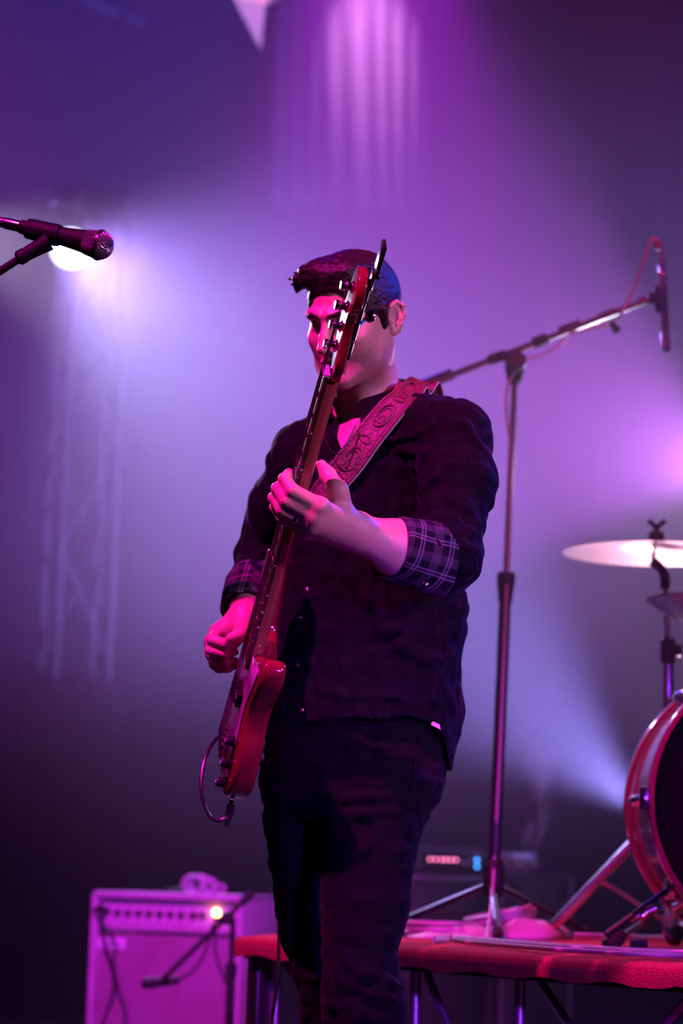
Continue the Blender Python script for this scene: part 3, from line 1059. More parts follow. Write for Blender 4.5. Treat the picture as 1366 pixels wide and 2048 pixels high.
# cut away face, ears and nape
G.ell(H(0, .118, -.012), (.105, .060, .108), HR, .006, 'sub')
G.ell(H(0, .085, -.075), (.13, .105, .092), HR, .006, 'sub')
for s in (-1, 1):
    G.ell(H(s * .092, .004, -.018), (.030, .030, .040), HR, .004, 'sub')
    G.cap(H(s * .076, .012, .020), H(s * .074, .010, -.012), .010, .006, .006)  # sideburn
G.ell(H(0, -.03, -.105), (.11, .13, .062), HR, .01, 'sub')
sl, X, Y, Z = G.sub(HC - 0.2, HC + 0.2)
lx, ly, lz = [(X - HC[0]) * HR[0, i] + (Y - HC[1]) * HR[1, i] + (Z - HC[2]) * HR[2, i] for i in range(3)]
wv = vnoise(lx * 0.35, ly * 1.0, lz * 1.0, 150, 3)
wv2 = vnoise(lx * 0.25, ly * 1.0, lz * 0.9, 60, 5)
G.a[sl] += (0.0032 * wv + 0.0044 * wv2) * np.clip((lz - .03) / .08, 0.05, 1) * np.clip((ly + .07) / .08, .15, 1)
v, q = G.mesh()
obj_np('hair', v, q, 'hair', person)
for s in (-1, 1):
    G = Field(H(s * .03, .09, .03) - .04, H(s * .03, .09, .03) + .04, 0.0016)
    G.chain([H(s * .013, .1015, .0235), H(s * .030, .0960, .0270), H(s * .048, .0810, .0230)], [.0042, .0042, .0024], .004)
    v, q = G.mesh()
    obj_np('eyebrow', v, q, 'hair', person)


# ---- shirt
def hem_z(x):
    xs = [w(500, 1450).x, w(600, 1450).x, w(700, 1447).x, w(800, 1443).x, w(862, 1446).x, w(885, 1475).x, w(898, 1540).x, w(915, 1550).x]
    zs = [w(500, 1450).z, w(600, 1452).z, w(700, 1447).z, w(800, 1443).z, w(862, 1448).z, w(885, 1478).z, w(898, 1540).z, w(915, 1552).z]
    return np.interp(x, xs, zs)


S = Field((-0.33, 4.02, 0.76), (0.33, 4.80, 1.62), 0.0038)
S.rows(torso_rows, 0.0, power=2.2)
S.cap(w(752, 820, .02), SH_L, .058, .070, .05)
S.cap(w(738, 832, .05), SH_R, .056, .066, .05)
S.chain([SH_L, MID_L, EL_L], [.072, .066, .062], .03)
S.cap(EL_L, w(845, 1106, -.26), .062, .056, .02)
S.chain([SH_R, MID_R, EL_R], [.066, .056, .052], .03)
S.cap(EL_R, w(503, 1180, .09), .050, .045, .02)
S.ell(w(908, 1150, -.20), (.035, .035, .03), None, .02)
S.ell(w(895, 1420, .05), (.03, .05, .08), None, .03)
# folds, laid on the surface where the photograph shows them
folds = [([(832, 1015), (868, 1008), (905, 1000), (932, 1012), (956, 1046)], .007), ([(812, 1048), (860, 1040), (905, 1044), (935, 1064), (945, 1100), (936, 1140)], .007),
         ([(905, 1060), (925, 1090), (918, 1130), (890, 1165)], .006), ([(840, 985), (870, 955), (905, 930)], .006), ([(860, 1075), (880, 1100), (890, 1120)], .006),
         ([(930, 1185), (920, 1220), (914, 1260)], .007), ([(760, 1248), (800, 1290), (850, 1318), (880, 1322)], .007), ([(885, 1370), (900, 1400), (905, 1430)], .006),
         ([(780, 880), (830, 870), (870, 850)], .006), ([(800, 900), (850, 905), (900, 880)], .006), ([(700, 1150), (740, 1210), (790, 1260)], .007),
         ([(640, 1380), (700, 1390), (790, 1395)], .005), ([(590, 925), (585, 960), (572, 1000)], .005), ([(602, 930), (598, 970)], .005),
         ([(505, 1095), (520, 1110), (545, 1115)], .005), ([(500, 1130), (515, 1140), (530, 1138)], .005), ([(905, 1300), (880, 1350), (870, 1400)], .006), ([(880, 830), (930, 850), (955, 890)], .006)]
for pts, r in folds:
    P = [S.hit(*p) for p in pts]
    P = [p for p in P if p is not None]
    for a, c in zip(P, P[1:]):
        if (a - c).length < 0.12:
            S.cap(a, c, r, r, .016)
sl, X, Y, Z = S.sub((-9, 0, -9), (9, 9, 9))
n1 = vnoise(X, Y, Z * 0.7, 16, 1)
n2 = vnoise(X + Z * .4, Y, Z * 0.8 - X * .3, 34, 2)
S.a[sl] += 0.008 * n1 + 0.0034 * (1 - np.abs(n2) * 4)
# openings: hem, neck, cuffs, open collar
S.a[sl] = np.maximum(S.a[sl], (hem_z(X) - Z + 0 * Y).astype(np.float32) + 0.003 * np.sin(X * 60))
S.rows([(r[0] - 0.0, r[1], r[2], r[3], r[4]) for r in torso_rows[-3:]], 0, 'sub', grow=-0.012)
S.cap(H(0, -.02, -.03), w(742, 830, .02), .072, .070, .0, 'sub')
import copy
SHIRT = copy.copy(S)
SHIRT.a = S.a.copy()
VN = [S.hit(*p_) for p_ in ((704, 838), (686, 874), (674, 908))]
S.chain([p_ if p_ is not None else w(690, 870, -.12) for p_ in VN], [.036, .019, .007], .0, 'sub')
v, q = S.mesh()

# plaid cloth
def plaid(name, base, light, rough=0.85, scale=1.0, strength=1.0):
    m = bpy.data.materials.new(name)
    m.use_nodes = True
    nt = m.node_tree
    bs = nt.nodes['Principled BSDF']
    at = nt.nodes.new('ShaderNodeAttribute')
    at.attribute_name = 'cloth'
    sp = nt.nodes.new('ShaderNodeSeparateXYZ')
    nt.links.new(at.outputs['Vector'], sp.inputs[0])

    def math_(op, a, c=None):
        n = nt.nodes.new('ShaderNodeMath')
        n.operation = op
        for i, x in enumerate((a, c)):
            if x is None:
                continue
            if isinstance(x, (int, float)):
                n.inputs[i].default_value = x
            else:
                nt.links.new(x, n.inputs[i])
        return n.outputs[0]

    def stripes(src):
        f = math_('FRACT', math_('MULTIPLY', src, scale / 0.062))
        acc = None
        for c, hw, am in ((0.16, 0.030, 1.0), (0.27, 0.030, 1.0), (0.66, 0.15, 0.30)):
            s_ = math_('MULTIPLY', math_('LESS_THAN', math_('ABSOLUTE', math_('SUBTRACT', f, c)), hw), am)
            acc = s_ if acc is None else math_('ADD', acc, s_)
        return acc
    tot = math_('MULTIPLY', math_('ADD', stripes(sp.outputs[0]), stripes(sp.outputs[1])), 0.5 * strength)
    mx = nt.nodes.new('ShaderNodeMix')
    mx.data_type = 'RGBA'
    mx.inputs[6].default_value = (*base, 1)
    mx.inputs[7].default_value = (*light, 1)
    nt.links.new(tot, mx.inputs[0])
    nt.links.new(mx.outputs[2], bs.inputs['Base Color'])
    bs.inputs['Roughness'].default_value = rough
    bs.inputs['Sheen Weight'].default_value = 0.10
    bs.inputs['Sheen Roughness'].default_value = 0.35
    bs.inputs['Sheen Tint'].default_value = (0.45, 0.4, 1.0, 1)  # blue of the rim light put into the sheen of the cloth
    bs.inputs['Specular IOR Level'].default_value = 0.12
    tc = nt.nodes.new('ShaderNodeTexCoord')
    nz = nt.nodes.new('ShaderNodeTexNoise')
    nz.inputs['Scale'].default_value = 420
    nt.links.new(tc.outputs['Object'], nz.inputs['Vector'])
    bp = nt.nodes.new('ShaderNodeBump')
    bp.inputs['Strength'].default_value = 0.15
    bp.inputs['Distance'].default_value = 0.005
    nt.links.new(nz.outputs['Fac'], bp.inputs['Height'])
    nt.links.new(bp.outputs['Normal'], bs.inputs['Normal'])
    return m


M['plaid'] = plaid('plaid', (0.0022, 0.0018, 0.0052), (0.006, 0.0045, 0.012))
M['plaid_cuff'] = plaid('plaid_cuff', (0.008, 0.006, 0.014), (0.20, 0.16, 0.24))
shirt = obj_np('shirt', v, q, 'plaid', person)
cl = np.zeros((len(v), 3), np.float32)
tx, ty = -0.82, 0.57
cl[:, 0] = v[:, 0] * 0.82 - (v[:, 1] - 4.5) * 0.57
cl[:, 1] = v[:, 2]
for (a, c, r) in ((SH_L, EL_L, .085), (SH_R, EL_R, .075), (EL_L, FO_L, .08), (EL_R, FO_R, .07)):
    a, c = np.array(a), np.array(c)
    ab = c - a
    t = ((v - a) @ ab) / (ab @ ab)
    dist = np.linalg.norm(v - (a + np.clip(t, 0, 1)[:, None] * ab), axis=1)
    near = (dist < r) & (t > 0.05)
    x, y, d = frame(Vector(ab))
    e = v - (a + t[:, None] * ab)
    ang = np.arctan2(e @ np.array(y), e @ np.array(x))
    cl[near, 0] = (ang * .06)[near]
    cl[near, 1] = (t * np.linalg.norm(ab))[near]
at = shirt.data.attributes.new('cloth', 'FLOAT_VECTOR', 'POINT')
at.data.foreach_set('vector', cl.ravel())


def cuff(p0, p1, r0, r1, parent, up, sx=1.0, wrinkle=0.004, seed=1):
    """turned-back cuff from p0 (towards the elbow) to p1 (open end)"""
    p0, p1 = Vector(p0), Vector(p1)
    d = (p1 - p0).normalized()
    L = (p1 - p0).length
    x = (Vector(up) - d * Vector(up).dot(d)).normalized()
    y = d.cross(x)
    rnd = random.Random(seed)
    ph = [rnd.random() * 6.28 for _ in range(6)]
    bm = B()
    lay = bm.verts.layers.float_vector.new('cloth')
    prof = [(0.0, -.010), (0.0, 0.0), (.15, .003), (.4, .001), (.7, .002), (.93, .002), (1.0, -.001), (1.0, -.005), (.85, -.008), (.5, -.009)]
    rings = []
    S_ = 44
    for pi, (t, off) in enumerate(prof):
        ring = []
        for k in range(S_):
            a = 2 * math.pi * k / S_
            r = r0 + (r1 - r0) * t + off + wrinkle * (math.sin(2 * a + ph[0] + 2 * t) * .6 + math.sin(3 * a + ph[1] - 3 * t) * .4 + .35 * math.sin(5 * a + ph[2] + 5 * t))
            vv = bm.verts.new(p0 + d * (L * t + .004 * math.sin(a * 2 + ph[3])) + x * (r * math.cos(a)) + y * (r * sx * math.sin(a)))
            vv[lay] = (a * r0, L * t * 1.0 + 0.012 * a, 0)
            ring.append(vv)
        rings.append(ring)
    for a, c in zip(rings, rings[1:]):
        for k in range(S_):
            bm.faces.new((a[k], a[(k + 1) % S_], c[(k + 1) % S_], c[k]))
    return obj('cuff', bm, 'plaid_cuff', parent, 60)


cfL = cuff(w(878, 1124, -.245), w(783, 1096, -.305), .0640, .0560, shirt, (0, 0, 1), 1.0, .0035, 3)
cfR = cuff(w(507, 1160, .12), w(488, 1222, .005), .0470, .0440, shirt, (0, -1, 0), 1.0, .003, 5)


def snap(p, n, r, parent):
    bm = B(); lathe(bm, [(r, -.002), (r, .001), (r * .85, .0025), (r * .5, .0034)], p, n, 14)
    lathe(bm, [(r * 1.18, -.002), (r * 1.18, .0006), (r, .0012)], p, n, 14)
    obj('snap_button', bm, 'chrome', parent, 40)


snap(w(850, 1170, -.335), (W(850, 1170, 0.01) - w(850, 1170, -.33)).normalized(), .0052, cfL)
for p in ((613, 1180), (600, 1236), (597, 1330), (604, 1420)):
    hp = S.hit(*p)
    if hp is not None:
        snap(hp, Vector((-.5, -.86, 0)), .0045, shirt)
# white label at the hem
hp = S.hit(868, 1441)
if hp is not None:
    bm = B()
    a, c, e, f = [W(px, py, hp.y - .004) for px, py in ((862, 1441), (879, 1449), (881, 1459), (863, 1450))]
    vs = [bm.verts.new(p) for p in (a, c, e, f)] + [bm.verts.new(p + Vector((0, .0015, 0))) for p in (a, c, e, f)]
    bm.faces.new(vs[:4]); bm.faces.new(vs[4:][::-1])
    for i in range(4):
        bm.faces.new((vs[i], vs[(i + 1) % 4], vs[4 + (i + 1) % 4], vs[4 + i]))
    o = obj('care_label', bm, 'pale', shirt, smooth=False)
# collar
bk = Vector((math.sin(R33), math.cos(R33), 0))
lf = Vector((math.cos(R33), -math.sin(R33), 0))
CCc = w(728, 812, 0.0)
bm = B()
rings = []
NN = 34
for i in range(NN + 1):
    t = -2.62 + 5.24 * i / NN
    dr = bk * math.cos(t) + lf * math.sin(t)
    ra = .064 + .012 * (1 - math.cos(t)) / 2
    zz = .030 * math.cos(t)
    fr = max(0, (abs(t) - 1.2) / 1.42)
    c0 = CCc + dr * ra + Vector((0, 0, zz - .008))
    top = CCc + dr * (ra + .003) + Vector((0, 0, zz + .036 - .012 * fr))
    rid = CCc + dr * (ra + .010) + Vector((0, 0, zz + .036 - .014 * fr))
    low = CCc + dr * (ra + .013 + .012 * fr) + Vector((0, 0, zz - .006 - .030 * fr ** 2))
    low2 = CCc + dr * (ra + .009 + .012 * fr) + Vector((0, 0, zz - .006 - .030 * fr ** 2))
    inn = CCc + dr * (ra + .006) + Vector((0, 0, zz + .028 - .014 * fr))
    rings.append([bm.verts.new(p) for p in (c0, top, rid, low, low2, inn)])
for a, c in zip(rings, rings[1:]):
    for k in range(5):
        bm.faces.new((a[k], a[k + 1], c[k + 1], c[k]))
    bm.faces.new((a[5], a[0], c[0], c[5]))
bm.faces.new(rings[0]); bm.faces.new(rings[-1][::-1])
obj('collar', bm, 'shirt_plain', shirt, 50)
# cord round the neck
bm = B()
tube(bm, smooth_path([w(640, 842, -.10), w(655, 890, -.125), w(672, 908, -.130), w(686, 900, -.128), w(712, 850, -.115)], 6), .0016, 6)
obj('neck_cord', bm, 'black_cable', person)

# ---- trousers
T = Field((-0.30, 4.20, 0.02), (0.30, 4.86, 0.98), 0.0048)
T.rows([row(535, 905, 1400, .03, .125), row(528, 902, 1480, .03, .128), row(522, 897, 1530, .03, .13), row(521, 878, 1600, .03, .125), row(560, 800, 1640, .03, .09)], 0, power=2.2)
legL = [row(660, 850, 1490, -.0, .08), row(634, 888, 1560, -.02, .105), row(636, 864, 1620, -.03, .102), row(637, 840, 1680, -.04, .098), row(640, 828, 1740, -.05, .092), row(641, 823, 1800, -.06, .088), row(642, 812, 1860, -.065, .082),
        row(643, 798, 1900, -.07, .078), row(643, 801, 1940, -.07, .078), row(641, 813, 1990, -.065, .082), row(640, 818, 2048, -.06, .082), row(650, 806, 2180, -.05, .075), row(652, 795, 2300, -.04, .068), row(650, 798, 2400, -.03, .07)]
legR = [row(550, 640, 1490, .05, .07), row(521, 655, 1560, .07, .10), row(526, 650, 1640, .08, .098), row(538, 648, 1720, .09, .092), row(550, 648, 1800, .10, .085), row(557, 650, 1880, .10, .08), row(578, 655, 1930, .10, .075),
        row(594, 660, 1980, .10, .075), row(602, 690, 2048, .11, .075), row(600, 720, 2200, .12, .07), row(598, 722, 2400, .13, .07)]
T.rows(legL, .025, power=2.1)
T.rows(legR, .020, power=2.1)
tf = [([(700, 1500), (760, 1496), (830, 1508)], .006), ([(655, 1530), (720, 1520), (800, 1516), (835, 1522)], .005), ([(690, 1600), (740, 1590), (800, 1585)], .005), ([(670, 1640), (730, 1628), (800, 1622)], .005),
      ([(690, 1720), (730, 1700), (750, 1680)], .005), ([(680, 1960), (740, 1990), (790, 2000)], .007), ([(690, 1920), (730, 1950), (775, 1960), (800, 1975)], .007), ([(660, 2010), (720, 2030), (780, 2040)], .006),
      ([(560, 1930), (590, 1950), (630, 1955)], .006), ([(645, 1540), (642, 1580), (640, 1620)], .004)]
for pts, r in tf:
    P = [T.hit(*p) for p in pts]
    P = [p for p in P if p is not None]
    for a, c in zip(P, P[1:]):
        if (a - c).length < 0.12:
            T.cap(a, c, r, r, .016)
sl, X, Y, Z = T.sub((-9, 0, -9), (9, 9, 9))
T.a[sl] += 0.008 * vnoise(X, Y, Z * .8, 15, 7) + 0.004 * (1 - 4 * np.abs(vnoise(X, Y, Z * 1.5, 22, 8)))
v, q = T.mesh()
trousers = obj_np('trousers', v, q, 'trouser', person)
# seams
def seam(pts, r=.0014, name='seam'):
    P = [T.hit(*p) for p in pts]
    P = [p for p in P if p is not None]
    if len(P) > 1:
        bm = B(); tube(bm, smooth_path(P, 5), r, 6)
        obj(name, bm, 'trouser', trousers)


seam([(838, 1470), (834, 1500), (826, 1560), (812, 1620), (800, 1680), (788, 1740), (772, 1800), (762, 1860), (764, 1920), (772, 1980), (778, 2040)])
seam([(874, 1480), (872, 1520), (866, 1560), (858, 1600)])
for cx_, cy_ in ((0.03, 4.47), (-.02, 4.63)):
    bm = B()
    rings = []
    d = Vector((-.45, -.89, 0))
    x = Vector((.89, -.45, 0))
    for t, wd, ht in ((-.07, .028, .055), (-.05, .036, .085), (0, .038, .085), (.06, .040, .075), (.12, .046, .05), (.17, .042, .04), (.20, .02, .03)):
        c = Vector((cx_, cy_, 0)) + d * t
        rings.append([bm.verts.new(c + x * (wd * math.cos(a)) + Vector((0, 0, max(0.001, ht * .5 + ht * .5 * math.sin(a))))) for a in [2 * math.pi * k / 16 for k in range(16)]])
    for a, c in zip(rings, rings[1:]):
        for k in range(16):
            bm.faces.new((a[k], a[(k + 1) % 16], c[(k + 1) % 16], c[k]))
    bm.faces.new(rings[0]); bm.faces.new(rings[-1][::-1])
    obj('shoe', bm, 'black', person, 60)

# ---- strap
def strap():
    st = thing('guitar_strap', 'wide tooled leather guitar strap over the shoulder of the player', 'strap', w(815, 780, 0))
    edgeA = [(806, 764), (788, 772), (776, 785), (751, 811), (708, 863), (675, 902), (651, 934), (626, 968), (600, 1006)]
    edgeB = [(860, 778), (858, 779), (848, 790), (817, 820), (768, 881), (731, 935), (690, 982), (664, 1020), (640, 1060)]
    PA, PB = [], []
    for i, (a, c) in enumerate(zip(edgeA, edgeB)):
        m_ = ((a[0] + c[0]) / 2, (a[1] + c[1]) / 2)
        ys = []
        for f in (0.12, 0.5, 0.88):
            h_ = SHIRT.hit(a[0] * (1 - f) + c[0] * f, a[1] * (1 - f) + c[1] * f)
            ys.append(h_.y if h_ is not None else None)
        ok = [y for y in ys if y is not None] or [4.5]
        ya = ys[0] if ys[0] is not None else ok[0]
        yb = ys[2] if ys[2] is not None else ok[-1]
        ym = ys[1] if ys[1] is not None else (ya + yb) / 2
        bulge = min(0, ym - (ya + yb) / 2)
        lf_ = .012 + .016 * max(0, 1 - i / 4)
        ya, yb = ya + bulge - lf_ * 1.5, yb + bulge - lf_
        PA.append(W(*a, ya)); PB.append(W(*c, yb))
    # over the top of the shoulder and down the back
    bk_ = Vector((.45, .88, 0))
    PA = [PA[0] + bk_ * .10 + Vector((0, 0, -.10)), PA[0] + bk_ * .05 + Vector((0, 0, .002))] + PA
    PB = [PB[0] + bk_ * .10 + Vector((0, 0, -.10)), PB[0] + bk_ * .05 + Vector((0, 0, .002))] + PB
    def sm(L_):
        for _ in range(2):
            L_ = [L_[0]] + [Vector((L_[i].x, (L_[i - 1].y + 2 * L_[i].y + L_[i + 1].y) / 4, L_[i].z)) for i in range(1, len(L_) - 1)] + [L_[-1]]
        return L_
    PA, PB = smooth_path(sm(PA), 6), smooth_path(sm(PB), 6)
    n = len(PA)
    P = [(a + c) / 2 for a, c in zip(PA, PB)]
    hw = .027
    def frame_at(i):
        d = (P[min(i + 1, n - 1)] - P[max(i - 1, 0)]).normalized()
        s = (PA[i] - PB[i])
        s = (s - d * s.dot(d)).normalized()
        nn = d.cross(s).normalized()
        if i > 14 and nn.y > 0 or i <= 14 and nn.dot(Vector((-.3, -.7, .8))) < 0:
            nn = -nn
        return d, s, nn
    def ribbon(name, a0, a1, h0, h1, mat, parent, i0=0, i1=None):
        bm = B()
        rings = []
        for i in range(i0, (i1 or n)):
            d, s, nn = frame_at(i)
            c = P[i]
            rings.append([bm.verts.new(c + s * (hw * a0) + nn * h0), bm.verts.new(c + s * (hw * a1) + nn * h0), bm.verts.new(c + s * (hw * a1) + nn * h1), bm.verts.new(c + s * (hw * a0) + nn * h1)])
        for a, c in zip(rings, rings[1:]):
            for k in range(4):
                bm.faces.new((a[k], a[(k + 1) % 4], c[(k + 1) % 4], c[k]))
        bm.faces.new(rings[0]); bm.faces.new(rings[-1][::-1])
        return obj(name, bm, mat, parent, 35)
    bd = ribbon('band', -1, 1, 0, .004, 'leather', st)
    ribbon('lining', -1.05, 1.05, -.0022, -.0002, 'pale', st)
    for a in (-.86, .86):
        ribbon('border', a - .05, a + .05, .004, .0056, 'leather', bd)
        ribbon('border', a * .80 - .03, a * .80 + .03, .004, .005, 'leather', bd)
    # tooled ovals and scrolls
    def motif(i, sx, sl, r):
        d, s, nn = frame_at(i)
        bm = B()
        pts = [P[i] + nn * .0046 + s * (hw * sx * math.sin(a)) + d * (sl * math.cos(a)) for a in [2 * math.pi * k / 28 for k in range(29)]]
        tube(bm, pts, r, 6, cap=False)
        obj('tooled_scroll', bm, 'leather', bd)
    i = 12
    while i < n - 10:
        motif(i, .52, .026, .0017)
        motif(i, .36, .018, .0012)
        d, s, nn = frame_at(i)
        for sg in (-1, 1):
            bm = B()
            pts = [P[i] + nn * .0045 + s * (hw * sg * (.1 + .3 * t)) + d * (.018 * math.sin(t * 3)) for t in [k / 10 for k in range(11)]]
            tube(bm, pts, .0015, 6)
            obj('tooled_leaf', bm, 'leather', bd)
        motif(min(i + 5, n - 1), .45, .007, .0015)
        i += 10


strap()

# ---- instrument cable
bm = B()
jk = BP(0.0, 0.083, -0.002)
jd = (-bu * 0.9 + bv * 0.43).normalized()
ic = thing('instrument_cable', 'black instrument cable looping from the bottom of the bass', 'cable', jk)
bm = B(); lathe(bm, [(.0045, 0), (.0045, .006), (.0078, .007), (.0078, .030), (.006, .034), (.0045, .050)], jk, jd, 14)
obj('plug', bm, 'black_metal', ic, 35)
e = jk + jd * .048
bm = B()
tube(bm, smooth_path([e, W(455, 1634, 4.40), W(440, 1641, 4.39), W(421, 1634, 4.39), W(406, 1600, 4.39), W(403, 1560, 4.40), W(411, 1515, 4.42), W(429, 1482, 4.45), W(450, 1463, 4.50), W(474, 1452, 4.56), W(505, 1480, 4.66), W(530, 1560, 4.74), W(545, 1700, 4.78),
                      W(556, 1800, 4.80), W(558, 1900, 4.80), W(552, 1980, 4.80), W(543, 2060, 4.82), W(535, 2250, 4.84), WG(530, 2360, .006), WG(300, 2340, .006), WG(-200, 2300, .006)], 8), .0036, 8)
obj('cord', bm, 'black_cable', ic)


# ================================================================== drum riser
RZ = 0.485
R0 = WG(475, 1868, RZ)
R1 = WG(1366, 1924, RZ)
rd_ = (R1 - R0).normalized()
re_ = Vector((-rd_.y, rd_.x, 0))
if re_.y < 0:
    re_ = -re_
RLEN, RDEP = 2.7, 2.1
riser = thing('drum_riser', 'low drum riser with a red carpeted deck on metal legs', 'stage riser', (R0.x, R0.y, 0))
RM = Matrix(((rd_.x, re_.x, 0, R0.x), (rd_.y, re_.y, 0, R0.y), (0, 0, 1, 0), (0, 0, 0, 1)))
bm = B()
rn = random.Random(2)
nxr, nyr = 90, 24
gr = []
for i in range(nxr + 1):
    gr.append([])
    for j in range(nyr + 1):
        lp = Vector((RLEN * i / nxr, RDEP * j / nyr, RZ + (0.0015 * rn.random() if 0 < j < nyr else -0.006)))
        gr[i].append(bm.verts.new(RM @ lp))
for i in range(nxr):
    for j in range(nyr):
        bm.faces.new((gr[i][j], gr[i + 1][j], gr[i + 1][j + 1], gr[i][j + 1]))
# carpet edge hanging over the front and the left end
def lip(vs, dvec):
    prev = vs
    for k, (dz, out) in enumerate(((0.010, .006), (0.024, .008), (0.040, .004))):
        cur = []
        for i, v in enumerate(vs):
            wob = .004 * math.sin(i * .9 + k) + .003 * rn.random()
            cur.append(bm.verts.new(v.co + dvec * (out) + Vector((0, 0, -dz - (wob if k == 2 else 0)))))
        for i in range(len(vs) - 1):
            bm.faces.new((prev[i], prev[i + 1], cur[i + 1], cur[i]))
        prev = cur
lip([g[0] for g in gr], -re_)
lip(gr[0], -rd_)
obj('carpet', bm, 'carpet', riser, 70)
bm = B(); box(bm, (RLEN / 2, RDEP / 2, RZ - .032), (RLEN - .02, RDEP - .02, .045), RM, .004)
obj('deck', bm, 'black', riser, 30)
# legs with braces
legx = [0.06, 0.62, 0.98, 1.52, 1.62, 2.55]
for lx in legx:
    for ly in (0.07, RDEP - .07):
        bm = B(); tube(bm, [RM @ Vector((lx, ly, .0)), RM @ Vector((lx, ly, RZ - .05))], .012, 10)
        lg = obj('leg', bm, 'alu', riser)
        bm = B(); lathe(bm, [(.022, .0), (.022, .015), (.014, .03)], RM @ Vector((lx, ly, 0)), (0, 0, 1), 12)
        obj('rubber_foot', bm, 'rubber', lg)
for a, c, ly in ((0.10, 0.58, .07), (0.66, 0.96, .07), (1.02, 1.48, .09), (1.50, 1.02, .06), (1.66, 2.2, .07), (0.6, 0.12, RDEP - .07), (1.0, 1.5, 1.0), (0.3, 0.9, 1.2)):
    bm = B(); tube(bm, [RM @ Vector((a, ly, RZ - .06)), RM @ Vector((c, ly, .04))], .009, 8)
    obj('brace', bm, 'alu', riser)
bm = B(); box(bm, (0.03, 0.05, (RZ - .05) / 2), (.05, .05, RZ - .05), RM, .004)
obj('corner_post', bm, 'black_metal', riser, 30)


def on_riser(px, py):
    return WG(px, py, RZ + .0015)


# ================================================================== overhead microphone on its boom stand
def clutch(bm, p, d, r, L):
    lathe(bm, [(r * .8, -L / 2), (r, -L / 2 + .004), (r * 1.05, 0), (r, L / 2 - .004), (r * .8, L / 2)], p, d, 16)


